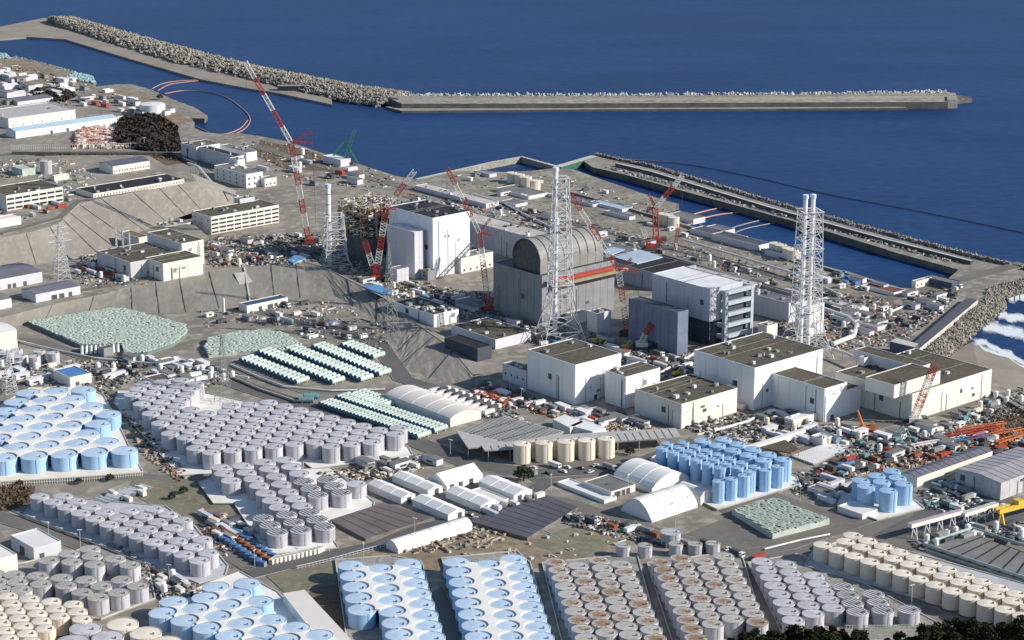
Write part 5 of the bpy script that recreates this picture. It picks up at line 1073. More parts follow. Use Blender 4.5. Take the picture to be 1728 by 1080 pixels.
m = MB(); q = px([(1598, 174), (1640, 170), (1640, 165), (1610, 160)], 2); m.prism([(p.x, p.y) for p in q], -2, 2.5, DARKC); m.build('toe_block', bw)
for k, (a, c) in enumerate([((468, 146), (515, 146)), ((616, 158), (676, 163))]):
    A_, C_ = G(*a, 7), G(*c, 7); m = MB(); d = (C_-A_).normalized(); n_ = Vector((-d.y, d.x, 0))
    m.prism([(A_.x, A_.y), (C_.x, C_.y), ((C_+n_*9).x, (C_+n_*9).y), ((A_+n_*9).x, (A_+n_*9).y)], -1, 7.5, mat('dark_caisson', (.04, .042, .05)), CONC); tag(m.build('caisson'), ['dark walled concrete caisson among the armour blocks, left one', 'dark walled concrete caisson where the straight breakwater begins'][k], 'caisson')

def tetra_mesh(r=1.0, mt=TETRA):
    m = MB(); dirs = [Vector((0, 0, 1)), Vector((.943, 0, -.333)), Vector((-.471, .816, -.333)), Vector((-.471, -.816, -.333))]
    for d in dirs: m.tube((0, 0, 0), d*r, .42*r, mt, 5, r2=.26*r, caps=True)
    return m
def tetra_heap(name, label, a_pts, b_pts, zf, n, size, mt=TETRA, seed=1, zp=2):
    """armour blocks heaped between two shore lines; one mesh, nobody could count them"""
    tm = tetra_mesh(1, mt); V0 = np.array(tm.v); nf = len(tm.v); rg = np.random.default_rng(seed); vs = []; fs = []
    A_ = [G(x, y, zp) for x, y in a_pts]; B_ = [G(x, y, zp) for x, y in b_pts]
    def along(P, t): u = t*(len(P)-1); k = min(int(u), len(P)-2); return P[k].lerp(P[k+1], u-k)
    for i in range(n):
        t, v = rg.random(), rg.random(); p = along(A_, t).lerp(along(B_, t), v)
        q = rg.normal(size=4); q /= np.linalg.norm(q); w, x, y, z_ = q
        Rm = np.array([[1-2*(y*y+z_*z_), 2*(x*y-z_*w), 2*(x*z_+y*w)], [2*(x*y+z_*w), 1-2*(x*x+z_*z_), 2*(y*z_-x*w)], [2*(x*z_-y*w), 2*(y*z_+x*w), 1-2*(x*x+y*y)]])
        s = size*rg.uniform(.75, 1.15); vv = (V0@Rm.T)*s+np.array([p.x, p.y, zf(v)+rg.uniform(-.6, .9)]); vs.append(vv); o = i*nf; fs += [tuple(j+o for j in f) for f in tm.f]
    me = bpy.data.meshes.new(name); me.from_pydata(np.concatenate(vs).tolist(), [], fs); me.materials.append(mt); me.update()
    o = obj(name, me, kind='stuff'); o['label'] = label; return o
prof = lambda v: 1.5+7*math.sin(pi*min(max(v, 0), 1))**.7
tetra_heap('armour_blocks', 'mass of concrete armour blocks along the outer breakwater', [(82, 36), (120, 33), (180, 50), (280, 77), (430, 117), (540, 138), (640, 156), (700, 163)], [(98, 44), (142, 58), (202, 78), (300, 108), (420, 134), (500, 153), (580, 170), (640, 178)], prof, 3300, 3.7)
tetra_heap('armour_blocks', 'pale armour blocks along the sea side of the straight breakwater', [(660, 163.5), (980, 163.5), (1300, 161.5), (1600, 158)], [(660, 161.5), (980, 161.5), (1300, 159.8), (1600, 156.5)], lambda v: 7.0+1.2*v, 520, 2.4, mat('pale_armour_block', (.58, .56, .52), (.40, .385, .35), sc=.08), 2, zp=7)
tetra_heap('armour_blocks', 'armour blocks at the foot of the breakwater end', [(1500, 178), (1532, 181)], [(1480, 173), (1640, 168)], lambda v: 1+1.5*v, 160, 2.4, seed=5)
tetra_heap('armour_blocks', 'armour blocks on the sea side of the inner breakwater', [(1005, 263), (1100, 283), (1200, 312), (1300, 342), (1500, 397), (1640, 434), (1760, 462)], [(1005, 266), (1100, 286), (1200, 316), (1300, 346), (1500, 401), (1640, 438), (1760, 466)], lambda v: 2.5+3*v, 1500, 1.7, seed=3)
tetra_heap('armour_blocks', 'teal tinted blocks stored at the tip of the tan coast', [(112, 137), (162, 147)], [(125, 128), (155, 135)], lambda v: 5.5, 260, 2.0, mat('teal_block', (.38, .52, .52), (.28, .42, .44), sc=.1), 4)
tetra_heap('armour_blocks', 'teal tinted blocks at the left edge of the tan coast', [(-20, 104), (18, 104)], [(-20, 94), (12, 97)], lambda v: 5.5, 130, 2.0, MATS['teal_block'], 6)
tetra_heap('armour_blocks', 'armour stones along the tan coast edge', [(20, 98), (75, 110), (110, 120), (150, 132), (162, 146)], [(22, 102), (75, 114), (108, 124), (144, 136), (158, 148)], lambda v: 4.2, 260, 1.6, seed=8)
# riprap by the beach: the nearest blocks one by one, the rest as one mass
RA = [(1582, 602), (1600, 600), (1648, 560), (1697, 519), (1692, 503), (1728, 492), (1800, 486)]; RB = [(1566, 598), (1588, 578), (1628, 540), (1662, 515), (1668, 494), (1728, 478), (1800, 470)]
tetra_heap('armour_blocks', 'rear armour blocks along the beach walkway', RA, RB, lambda v: 1.4+3.4*v, 1700, 2.1, seed=9)
tp = tetra_mesh(2.3).mesh('armour_block'); A_ = [G(x, y, 2) for x, y in RA[:4]]; B_ = [G(x, y, 2) for x, y in RB[:4]]
for i in range(280):
    t = rnd.random()*2.99; v = rnd.random()*.9; k = int(t); p = A_[k].lerp(A_[k+1], t-k).lerp(B_[k].lerp(B_[k+1], t-k), v)
    o = obj('armour_block', tp, None, (p.x, p.y, 2.6+3.2*v)); o.rotation_euler = (rnd.uniform(0, 6), rnd.uniform(0, 6), rnd.uniform(0, 6)); tag(o, 'grey four legged armour block in the bank between walkway and beach', 'armour block', 'armour blocks between walkway and beach')
# inner breakwater parapet and jetties
def wall(name, label, pts, w, z1, mt, top=None, z0=-2, cat='wall', posts=0):
    P = [G(x, y, z1) for x, y in pts]; t = thing(name, label, cat); L, Rr = [], []
    for i, p in enumerate(P):
        d = (P[min(i+1, len(P)-1)]-P[max(i-1, 0)]); d.z = 0; d.normalize(); nn = Vector((-d.y, d.x, 0))*w/2; L.append((p.x+nn.x, p.y+nn.y)); Rr.append((p.x-nn.x, p.y-nn.y))
    m = MB(); n = len(P)
    vs = [(*q, z0) for q in Rr]+[(*q, z0) for q in L]+[(*q, z1) for q in Rr]+[(*q, z1) for q in L]
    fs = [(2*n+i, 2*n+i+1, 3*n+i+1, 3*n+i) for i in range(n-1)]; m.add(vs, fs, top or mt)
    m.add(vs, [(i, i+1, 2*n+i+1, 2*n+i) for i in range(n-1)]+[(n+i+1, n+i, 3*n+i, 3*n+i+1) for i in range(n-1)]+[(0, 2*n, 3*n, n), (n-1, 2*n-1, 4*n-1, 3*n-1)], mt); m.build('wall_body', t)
    for k in range(posts):
        u = (k+.5)/posts*(n-1); i = int(u); p = P[i].lerp(P[i+1], u-i); m = MB(); m.tube((p.x, p.y, z0), (p.x, p.y, z1+.5), .5, CONC_P); m.build('pile', t)
    return t
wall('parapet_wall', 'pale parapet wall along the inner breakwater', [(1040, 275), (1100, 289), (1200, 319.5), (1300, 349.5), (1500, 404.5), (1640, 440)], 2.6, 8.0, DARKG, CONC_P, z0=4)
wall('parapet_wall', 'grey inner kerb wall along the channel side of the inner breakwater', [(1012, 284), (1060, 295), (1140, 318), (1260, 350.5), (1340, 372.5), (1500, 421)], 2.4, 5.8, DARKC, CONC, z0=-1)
wall('jetty', 'thin pale jetty enclosing the small harbour basin', [(702, 302), (832, 273), (880, 264), (934, 279), (941, 283)], 3.6, 5.5, CONC, CONC_P, posts=12, cat='jetty')
wall('jetty', 'green sided jetty bridge between the basin and inner breakwater', [(941, 281), (1003, 263)], 8, 5.6, mat('green_sheet_pile', (.04, .13, .08)), CONC_P, cat='jetty')
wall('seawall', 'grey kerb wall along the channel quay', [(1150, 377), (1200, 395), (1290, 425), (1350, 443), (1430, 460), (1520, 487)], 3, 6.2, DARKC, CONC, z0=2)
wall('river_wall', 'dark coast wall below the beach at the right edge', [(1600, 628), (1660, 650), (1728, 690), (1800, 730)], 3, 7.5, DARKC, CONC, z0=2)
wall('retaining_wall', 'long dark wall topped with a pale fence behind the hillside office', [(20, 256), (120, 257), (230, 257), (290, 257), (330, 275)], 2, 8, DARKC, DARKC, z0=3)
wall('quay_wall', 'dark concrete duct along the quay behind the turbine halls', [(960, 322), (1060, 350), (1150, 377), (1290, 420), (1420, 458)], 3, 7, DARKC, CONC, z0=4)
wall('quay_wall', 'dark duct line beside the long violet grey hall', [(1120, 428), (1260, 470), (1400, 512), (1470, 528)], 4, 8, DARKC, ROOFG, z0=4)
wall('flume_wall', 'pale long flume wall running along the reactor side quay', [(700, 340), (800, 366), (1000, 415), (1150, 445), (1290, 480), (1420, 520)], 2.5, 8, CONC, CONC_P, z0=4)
def floatline(label, pts, r=.55, mt=BOOM):
    P = [G(x, y, .4) for x, y in pts]; Q = []
    for i in range(len(P)-1):
        p0, p1, p2, p3 = P[max(i-1, 0)], P[i], P[i+1], P[min(i+2, len(P)-1)]
        for s in range(6): t = s/6; Q.append(.5*((2*p1)+(p2-p0)*t+(2*p0-5*p1+4*p2-p3)*t*t+(3*p1-p0-3*p2+p3)*t**3))
    Q.append(P[-1]); m = MB(); [m.tube(a, b_, r, mt, 5) for a, b_ in zip(Q, Q[1:])]; tag(m.build('float_boom'), label, 'float boom')
floatline('orange float boom from the spit to the sand bank, upper', [(256, 150), (275, 141), (300, 137), (333, 135)])
floatline('orange float boom from the spit to the sand bank, lower', [(266, 153), (285, 143), (310, 139), (336, 136)])
floatline('large looping orange float boom in the harbour', [(278, 158), (310, 153), (345, 155), (378, 163), (405, 180), (422, 200), (412, 218), (385, 229), (360, 229), (325, 215)])
floatline('second strand of the orange float boom loop', [(330, 213), (355, 224), (380, 226), (405, 217), (418, 203)], .6)
floatline('pale float boom in the channel, upper', [(1148, 372), (1170, 362), (1200, 354), (1228, 349)], .7)
floatline('pale float boom in the channel, second', [(1168, 377), (1185, 369), (1215, 362), (1255, 358)], .7)
floatline('pale float boom in the channel, third', [(1222, 390), (1250, 380), (1290, 370)], .5, STEELG)
floatline('pale float boom in the channel, fourth', [(1232, 396), (1262, 385), (1312, 375)], .5, STEELG)
floatline('thin float line outside the inner breakwater', [(1050, 268), (1150, 276), (1260, 296), (1400, 328), (1560, 358), (1740, 395)], .45, mat('violet_grey_line', (.30, .24, .26)))

# ------------------------------------------------------------------ vegetation
def clumps(n, f, s, mt, seed):
    rg = random.Random(seed); m = MB(); vs = []; fs = []
    for i in range(n):
        c = f(rg); a = rg.uniform(0, 6.3); e = rg.uniform(-.9, .9); u = Vector((cos(a)*cos(e), sin(a)*cos(e), sin(e))); v = u.orthogonal().normalized(); v.rotate(Matrix.Rotation(rg.uniform(0, 6.3), 3, u)); k = s*rg.uniform(.5, 1.3)
        o = len(vs); vs += [tuple(c+u*k), tuple(c+v*k*.7), tuple(c-u*k), tuple(c-v*k*.7)]; fs.append((o, o+1, o+2, o+3))
    m.add(vs, fs, mt); return m
def pine(seed, h):
    rg = random.Random(seed); lobes = [(rg.uniform(-.22, .22)*h, rg.uniform(-.22, .22)*h, h*rg.uniform(.35, .9), h*rg.uniform(.10, .2)) for _ in range(13)]+[(0, 0, h*.92, h*.09)]
    def f(r_):
        x, y, z_, q = r_.choice(lobes); a, b_, c = r_.gauss(0, 1), r_.gauss(0, 1), r_.gauss(0, 1); n = math.sqrt(a*a+b_*b_+c*c)+1e-6; k = q*r_.uniform(.5, 1.05)/n; return Vector((x+a*k, y+b_*k, z_+c*k*.75))
    cr = clumps(2600, f, h*.035, PINE, seed).mesh('pine_crown'); m = MB(); m.tube((0, 0, -2), (0, 0, h*.85), h*.03, WOOD, 6, r2=h*.008)
    for _ in range(6): a = rg.uniform(0, 6.3); z_ = rg.uniform(.35, .75)*h; m.tube((0, 0, z_), (cos(a)*h*.2, sin(a)*h*.2, z_+h*.1), h*.01, WOOD, 4)
    return cr, m.mesh('pine_trunk')
PV = [pine(i, 14) for i in range(4)]
trees = [(1252, 1068), (1272, 1060), (1296, 1064), (1318, 1069), (1341, 1054), (1362, 1061), (1384, 1057), (1402, 1055), (1420, 1061), (1442, 1064), (1230, 1076), (1494, 1076), (1522, 1068), (1556, 1056), (1588, 1052), (1612, 1046), (1634, 1045), (1658, 1050), (1684, 1049), (1708, 1053), (1726, 1042), (1574, 1070), (1600, 1066), (1645, 1064), (1670, 1066), (1310, 1078), (1372, 1074), (1410, 1074), (1540, 1074), (1700, 1068)]
for k, (x, y) in enumerate(sorted(trees)):
    yb = 1118+12*(k % 3); P = G(x, yb); h = hgt(P, y); cr, tr = PV[k % 4]; t = thing('pine_tree', f'dark pine crown at the bottom right, {ordn(k+1) if k < 20 else ordn(k+1)} from the left', 'tree', P, rnd.uniform(0, 6), 'dark pines along the bottom right edge'); s = h/14; t.scale = (s*.9, s*.9, s)
    obj('crown', cr, t); obj('trunk', tr, t)
def thicket(name, label, poly, n, hz, s, mt=BRUSH, z=ZG, seed=1):
    P = px(poly, z); Q = [(p.x, p.y) for p in P]; xs = [q[0] for q in Q]; ys = [q[1] for q in Q]; cx, cy = (min(xs)+max(xs))/2, (min(ys)+max(ys))/2
    def f(r_):
        while 1:
            x, y = r_.uniform(min(xs), max(xs)), r_.uniform(min(ys), max(ys))
            if inside((x, y), Q): break
        e = max(0, 1-max(abs(x-cx)/(max(xs)-cx+1), abs(y-cy)/(max(ys)-cy+1))); return Vector((x, y, z+hz*e**.5*(.75+.25*sin(x*.35)*cos(y*.25))+r_.uniform(-1.5, 1.2)))
    o = clumps(n, f, s, mt, seed).build(name, kind='stuff'); o['label'] = label; return o
m = MB(); Pm = px([(190, 248), (199, 214), (235, 203), (265, 207), (302, 230), (306, 256), (250, 257)]); cxm = sum(Pm, Vector())/7; m.add([(p.x, p.y, 4) for p in Pm]+[(p.x*.6+cxm.x*.4, p.y*.6+cxm.y*.4, 11) for p in Pm]+[(cxm.x, cxm.y, 14)], [(i, (i+1) % 7, 7+(i+1) % 7, 7+i) for i in range(7)]+[(7+i, 7+(i+1) % 7, 14) for i in range(7)], BRUSH); m.build('hillock', kind='structure')
thicket('thicket', 'dark leafless wooded hillock behind the salmon timber yard', [(192, 246), (200, 205), (235, 196), (262, 200), (300, 225), (306, 256), (250, 256)], 9000, 12, 1.6, seed=2)
thicket('thicket', 'dark bushes beside the big upper left warehouse', [(55, 170), (60, 150), (100, 150), (130, 162), (110, 172)], 2500, 6, 1.5, seed=3)
thicket('thicket', 'brown scrub along the dark wall', [(60, 262), (330, 262), (320, 272), (60, 268)], 1500, 1.5, 1.0, mat('brown_scrub', (.16, .11, .06), (.10, .075, .045), sc=.3), seed=4)
thicket('thicket', 'brown scrub on the dirt bank above the diagonal tank rows', [(0, 824), (55, 822), (52, 848), (0, 865)], 1200, 1.5, .8, MATS['brown_scrub'], seed=5)
thicket('thicket', 'brown scrub mound at the right edge', [(1640, 700), (1728, 682), (1760, 700), (1728, 738), (1660, 716)], 900, 3, .8, MATS['brown_scrub'], seed=6)
for _o in [o for o in COL.objects if o.name == 'thicket']: pass
def bush(seed):
    def f(r_): a, b_, c = r_.gauss(0, 1), r_.gauss(0, 1), abs(r_.gauss(0, 1)); n = math.sqrt(a*a+b_*b_+c*c); k = r_.uniform(2, 4)/n; return Vector((a*k, b_*k, 2.2+c*k))
    return clumps(350, f, .6, mat('dark_evergreen', (.035, .045, .022), (.02, .026, .014), sc=.4), seed).mesh('round_crown')
bm = bush(3); m = MB(); m.tube((0, 0, -.2), (0, 0, 3), .3, WOOD, 5); bt = m.mesh('trunk')
for x, y, s, l in [(884, 812, 1.5, 'dark green roadside tree at the corner above the white sheds'), (1063, 768, .8, 'small dark bush at the right end of the cream tank row'), (310, 833, .7, 'small round bush on the grey green lot, left'), (290, 843, .6, 'small round bush on the grey green lot, right'), (133, 817, .6, 'small bush at the picket fence, middle'), (186, 812, .7, 'small bush at the picket fence, right'), (33, 820, .6, 'small bush at the picket fence, left'), (330, 970, .8, 'russet bush between the diagonal rows and blue tanks'), (270, 168, 1.0, 'small tree standing at the spit root')]:
    t = thing('tree', l, 'tree', G(x, y)); t.scale = (s, s, s); obj('crown', bm, t); obj('trunk', bt, t)

# ------------------------------------------------------------------ fences, lamps, pipes
def fence(label, pts, n, h, mt, z=ZG):
    P = [G(x, y, z) for x, y in pts]; t = thing('fence', label, 'fence', P[0]); o = P[0]; m = MB()
    for a, c in zip(P, P[1:]):
        m.tube(a-o+Vector((0, 0, h)), c-o+Vector((0, 0, h)), .16, mt); m.tube(a-o+Vector((0, 0, h*.45)), c-o+Vector((0, 0, h*.45)), .1, mt)
    m.build('rail', t, kind='stuff'); pm = cube('post', .32, .32, h+.2, mt)
    for k in range(n): u = (k+.5)/n*(len(P)-1); i = int(u); p = P[i].lerp(P[i+1], u-i)-o; obj('post', pm, t, p)
fence('white picket fence in front of the leftmost wide blue tanks', [(-10, 822), (120, 815), (242, 805)], 60, 3.2, CREAM)
fence('pale tall fence in front of the salmon timber yard', [(18, 254), (120, 253), (235, 250)], 56, 5, CREAM)
fence('pale green fence under the grey tanks above the pines', [(1425, 1063), (1560, 1062)], 26, 2.2, GTANK)
fence('grey fence along the road below the ribbed lid tanks', [(500, 962), (560, 948), (625, 930), (690, 915)], 30, 2, STEEL)
lm = MB(); lm.tube((0, 0, 0), (0, 0, 10), .14, STEEL, 5, r2=.09); lpole = lm.mesh('pole'); lm = MB(); lm.box(-.3, -1.2, 9.8, .3, 1.2, 10.1, STEEL, bottom=True); lhead = lm.mesh('lamp_head')
for k, (x, y) in enumerate([(83, 912), (136, 925), (286, 985), (1160, 868), (1103, 895), (1231, 830), (1284, 812), (860, 665), (880, 682), (1055, 690), (1160, 720), (556, 932), (614, 948), (700, 905), (1140, 895), (1350, 850), (1452, 935), (1538, 1020), (244, 250), (175, 320), (1060, 830), (930, 830), (430, 960), (760, 770), (1240, 760), (1490, 860)]):
    t = thing('lamp_post', 'slender steel lamp post standing beside a road in the yard', 'lamp post', G(x, y), rnd.uniform(0, 3), 'lamp posts of the yard'); obj('pole', lpole, t); obj('lamp_head', lhead, t)
def pipe(label, pts, r, mt, z=ZG, hz=1.2, name='pipe', elbow=True):
    P = [G(x, y, z) for x, y in pts]; t = thing(name, label, 'pipe', P[0]); o = P[0]
    for a, c in zip(P, P[1:]): m = MB(); m.tube(a-o+Vector((0, 0, hz)), c-o+Vector((0, 0, hz)), r, mt, 7, caps=True); m.build('pipe_run', t)
    for a, c in zip(P, P[1:]):
        n = max(2, int((c-a).length/14))
        for k in range(n): q = a.lerp(c, (k+.5)/n)-o; obj('support', cube('support', .5, .5, round(hz, 1), STEELG), t, (q.x-.25, q.y-.25, 0))
pipe('thick white pipe bending down beside the upper slope', [(318, 292), (335, 298), (355, 322), (372, 338), (402, 349)], 1.2, PIPEW, ZG, 9)
pipe('white U shaped duct on the yard right of the twin flue tower', [(1378, 524), (1432, 543), (1446, 556), (1440, 574), (1405, 588)], 1.6, PIPEW, ZG, 3)
pipe('long white pipe along the reactor quay', [(690, 352), (760, 360), (880, 392), (1010, 412), (1120, 440)], .8, PIPEW, ZG, 2)
pipe('white pipe running over the quay to the twin flue tower', [(1150, 412), (1250, 442), (1340, 470), (1400, 498), (1420, 508)], .9, PIPEW, ZG, 4)
pipe('pale pipe row behind the ribbed white block', [(1100, 640), (1170, 600), (1190, 590)], .8, PIPEW)
pipe('grey pipe along the lower road of the slope', [(0, 570), (80, 590), (160, 607), (300, 620), (420, 640)], .6, PIPEW)
pipe('pale pipe beside the road under the green cylinders', [(390, 618), (440, 640), (480, 655), (560, 662), (650, 660)], .6, PIPEW)
pipe('pale pipe from the green cylinders to the grey tank block', [(395, 640), (440, 660), (500, 680)], .8, mat('tan_pipe', (.5, .45, .35)))
pipe('pale pipe line over the rear harbour yard', [(800, 330), (850, 345), (900, 372), (960, 398)], .9, PIPEW)
pipe('grey pipe line by the dense blue tanks', [(1205, 730), (1260, 715), (1300, 695), (1330, 700)], .9, PIPEW)
pipe('dark blue horizontal vessel pipe by the portal frame', [(1372, 735), (1415, 752)], 2.4, mat('blue_grey_vessel', (.22, .27, .36)), ZG, 3)
pipe('dark pipe across the lane behind the loose grey tanks', [(20, 866), (120, 905), (230, 950), (330, 990)], .5, STEELG)
pipe('white pipe along the foot of the cream rows', [(1290, 930), (1350, 915), (1400, 905)], .5, PIPEW)
pipe('pipe bundle between white buildings', [(1395, 600), (1430, 612), (1490, 640)], 1, PIPEW, ZG, 6)
pipe('pale channel pipe toward the right corner', [(1440, 545), (1500, 530), (1560, 505)], .8, PIPEW)

# ------------------------------------------------------------------ vehicles, cabins, containers, small plant
def proto_box(L, Wd, h, mt, roofm=None, kind='container'):
    m = MB(); m.box(-L/2, -Wd/2, 0, L/2, Wd/2, h, mt); out = [('body', m.mesh(kind+'_body'))]
    m = MB()
    if kind == 'container': m.box(L/2, -Wd/2+.1, .1, L/2+.12, Wd/2-.1, h-.1, STEELG); out.append(('door', m.mesh('container_door')))
    else: m.box(-L/2-.3, -Wd/2-.3, h, L/2+.3, Wd/2+.3, h+.25, roofm or TENT); out.append(('roof', m.mesh('cabin_roof'))); m = MB(); m.box(-L*.2, -Wd/2-.08, 1, L*.2, -Wd/2-.01, 2.1, GLASS, bottom=True); out.append(('window', m.mesh('cabin_window')))
    return out
def proto_truck(mt, bed, L=8):
    m = MB(); m.box(L/2-2.2, -1.2, .8, L/2, 1.2, 3.1, mt); c = m.mesh('truck_cab'); m = MB(); m.box(-L/2, -1.25, 1.0, L/2-2.4, 1.25, 3.2, bed, bottom=True); bd = m.mesh('truck_box')
    out = [('cab', c), ('cargo_box', bd)]; m = MB(); m.box(L/2, -1.0, 1.9, L/2+.05, 1.0, 2.8, GLASS); out.append(('windscreen', m.mesh('windscreen')))
    for x_ in (-L*.3, L*.33):
        for s in (-1, 1): m = MB(); m.tube((x_, s*.9, .5), (x_, s*1.3, .5), .5, DARKG, 8, caps=True); out.append(('wheel', m.mesh('wheel')))
    return out
def proto_car(mt):
    m = MB(); m.box(-2.2, -.85, .35, 2.2, .85, 1.0, mt, bottom=True); out = [('body', m.mesh('car_body'))]; m = MB(); m.add([(-1.7, -.8, 1), (1.1, -.8, 1), (1.1, .8, 1), (-1.7, .8, 1), (-1.3, -.7, 1.6), (.5, -.7, 1.6), (.5, .7, 1.6), (-1.3, .7, 1.6)], [(0, 1, 5, 4), (1, 2, 6, 5), (2, 3, 7, 6), (3, 0, 4, 7)], GLASS); m.add([(-1.3, -.7, 1.6), (.5, -.7, 1.6), (.5, .7, 1.6), (-1.3, .7, 1.6)], [(0, 1, 2, 3)], mt); out.append(('cabin', m.mesh('car_cabin')))
    for x_ in (-1.4, 1.4):
        for s in (-1, 1): m = MB(); m.tube((x_, s*.7, .35), (x_, s*.92, .35), .35, DARKG, 8, caps=True); out.append(('wheel', m.mesh('wheel')))
    return out
def proto_vessel(mt):
    m = MB(); m.tube((0, 0, 0), (0, 0, 4.5), 1.5, mt, 12, caps=True); a = m.mesh('vessel_body'); m = MB(); m.tube((0, 0, 4.5), (0, 0, 5.1), 1.5, mt, 12, r2=.4, caps=True); return [('body', a), ('cap', m.mesh('vessel_cap'))]
def proto_digger(mt):
    m = MB(); m.box(-2, -1.4, 1, 2, 1.4, 2.6, mt, bottom=True); out = [('house', m.mesh('digger_house'))]
    for s in (-1, 1): m = MB(); m.box(-2.2, s*1.4-.4, 0, 2.2, s*1.4+.4, .9, DARKG); out.append(('track', m.mesh('track')))
    m = MB(); m.tube((1.5, 0, 2), (4.5, 0, 5.5), .35, mt); m.tube((4.5, 0, 5.5), (7, 0, 2), .3, mt); out.append(('arm', m.mesh('arm'))); m = MB(); m.box(6.6, -.6, 1.0, 7.6, .6, 2.0, DARKG); out.append(('bucket', m.mesh('bucket'))); return out
KIND = {'white cabin': ('cabin', 'cabin', [proto_box(6, 2.6, 2.6, CREAM, TENT, 'cabin'), proto_box(10, 4, 3.4, LILAC, TENT, 'cabin')]),
 'grey cabin': ('cabin', 'cabin', [proto_box(7, 3, 2.8, MIDG, ROOFG, 'cabin'), proto_box(12, 5, 3.6, LILAC, ROOFG, 'cabin')]),
 'white container': ('container', 'container', [proto_box(6, 2.4, 2.5, CREAM), proto_box(12, 2.5, 2.6, LILAC)]),
 'rust red container': ('container', 'container', [proto_box(6, 2.4, 2.5, RUSTY), proto_box(8, 2.4, 2.5, REDP)]),
 'blue container': ('container', 'container', [proto_box(6, 2.4, 2.5, BLUEP), proto_box(8, 3, 1.2, TARP)]),
 'teal container': ('container', 'container', [proto_box(6, 2.4, 2.5, TEAL)]),
 'dark container': ('container', 'container', [proto_box(7, 2.6, 2.4, DARKG)]),
 'white truck': ('truck', 'truck', [proto_truck(TENT, TENT), proto_truck(TENT, STEELG, 10)]),
 'dark truck': ('truck', 'truck', [proto_truck(TENT, DARKG, 9)]),
 'white car': ('parked_car', 'car', [proto_car(TENT)]), 'dark car': ('parked_car', 'car', [proto_car(DARKG)]),
 'white vessel': ('process_vessel', 'vessel', [proto_vessel(TENT)]), 'cream vessel': ('process_vessel', 'vessel', [proto_vessel(TANKCT)]),
 'yellow digger': ('excavator', 'excavator', [proto_digger(YELL)]), 'orange digger': ('excavator', 'excavator', [proto_digger(ORNG)]), 'teal digger': ('excavator', 'excavator', [proto_digger(TEAL)])}
PLACED = []
def scatter(where, poly, n, kinds, z=ZG, rots=(-49, 41, 131), jit=4, gap=7, sc=1.0):
    Q = px(poly, z); Q2 = [(q.x, q.y) for q in Q]; xs = [q[0] for q in Q2]; ys = [q[1] for q in Q2]; ks = list(kinds); ct = {}
    for _ in range(n):
        for _t in range(40):
            x, y = rnd.uniform(min(xs), max(xs)), rnd.uniform(min(ys), max(ys))
            if inside((x, y), Q2) and all((x-a)**2+(y-b_)**2 > gap*gap for a, b_ in PLACED): break
        else: continue
        PLACED.append((x, y)); k = rnd.choice(ks); nm_, cat, pr = KIND[k]; rz = R(rnd.choice(rots)+rnd.uniform(-jit, jit))
        t = thing(nm_, f'small {k} {where}', cat, (x, y, z+.25), rz, f'{k}s {where}')
        if sc != 1: t.scale = (sc, sc, sc)
        for a, me in rnd.choice(pr): obj(a, me, t)
def line_up(k, where, a, c, n, z=ZG, rot=None, sc=1.0):
    A_, C_ = G(*a, z), G(*c, z); nm_, cat, pr = KIND[k]; rz = math.atan2(C_.y-A_.y, C_.x-A_.x)+pi/2 if rot is None else R(rot)
    for i in range(n):
        p = A_.lerp(C_, i/max(n-1, 1)); PLACED.append((p.x, p.y)); t = thing(nm_, f'small {k} {where}', cat, (p.x, p.y, z+.25), rz+rnd.uniform(-.05, .05), f'{k}s {where}'); t.scale = (sc, sc, sc)
        for a_, me in pr[0]: obj(a_, me, t)
W_ = ['white cabin', 'grey cabin', 'grey cabin', 'white truck', 'dark car', 'dark container', 'dark truck', 'white container']
scatter('in the village at the upper left', [(0, 112), (100, 130), (160, 150), (120, 165), (0, 190)], 26, ['white cabin', 'grey cabin', 'white cabin', 'dark car', 'white container'], sc=1.6, gap=11)
scatter('on the yard left of the round reservoir', [(150, 160), (230, 165), (300, 190), (250, 200), (130, 178)], 22, ['rust red container', 'white cabin', 'grey cabin', 'white container'], gap=11, sc=1.3)
scatter('on the brown harbour quay', [(425, 245), (560, 270), (640, 300), (560, 320), (440, 290)], 12, W_+['rust red container', 'white vessel'], gap=9, sc=1.3)
scatter('in front of the office with window bands', [(0, 358), (130, 335), (110, 350), (0, 385)], 14, ['white container', 'rust red container', 'grey cabin', 'dark car'], ZT, gap=7)
scatter('beside the substation', [(130, 440), (165, 450), (240, 480), (190, 484), (130, 470)], 16, ['white container', 'grey cabin', 'rust red container', 'white vessel', 'dark car'], ZM, gap=6)
scatter('right of the substation', [(350, 410), (420, 432), (520, 440), (400, 448), (352, 450)], 20, W_+['rust red container', 'white vessel'], ZM, gap=6)
scatter('in the shadowed yard before the ruined building', [(380, 400), (520, 400), (560, 430), (600, 450), (540, 440), (420, 425)], 16, W_+['grey cabin', 'blue container'], gap=7)
scatter('around the foot of the tall white box building', [(590, 465), (720, 485), (830, 520), (760, 520), (660, 500)], 20, W_+['blue container', 'cream vessel'], gap=7)
scatter('before the grey domed building', [(770, 500), (900, 560), (990, 580), (940, 590), (840, 560), (780, 530)], 20, W_+['white vessel', 'blue container'], gap=7)
scatter('between domed and slate blue buildings', [(1000, 565), (1060, 590), (1140, 620), (1100, 640), (1060, 620), (990, 590)], 24, W_+['yellow digger', 'rust red container'], gap=7)
scatter('on the road above the ribbed white block', [(1110, 600), (1165, 610), (1165, 640), (1120, 630)], 14, ['dark truck', 'white truck', 'dark truck', 'yellow digger'], gap=7)
scatter('along the reactor quay strip', [(700, 330), (860, 350), (1100, 410), (1300, 460), (1420, 500), (1400, 512), (1200, 460), (1000, 400), (800, 362), (700, 345)], 40, W_+['white vessel', 'cream vessel', 'grey cabin', 'dark truck', 'white vessel'], gap=9)
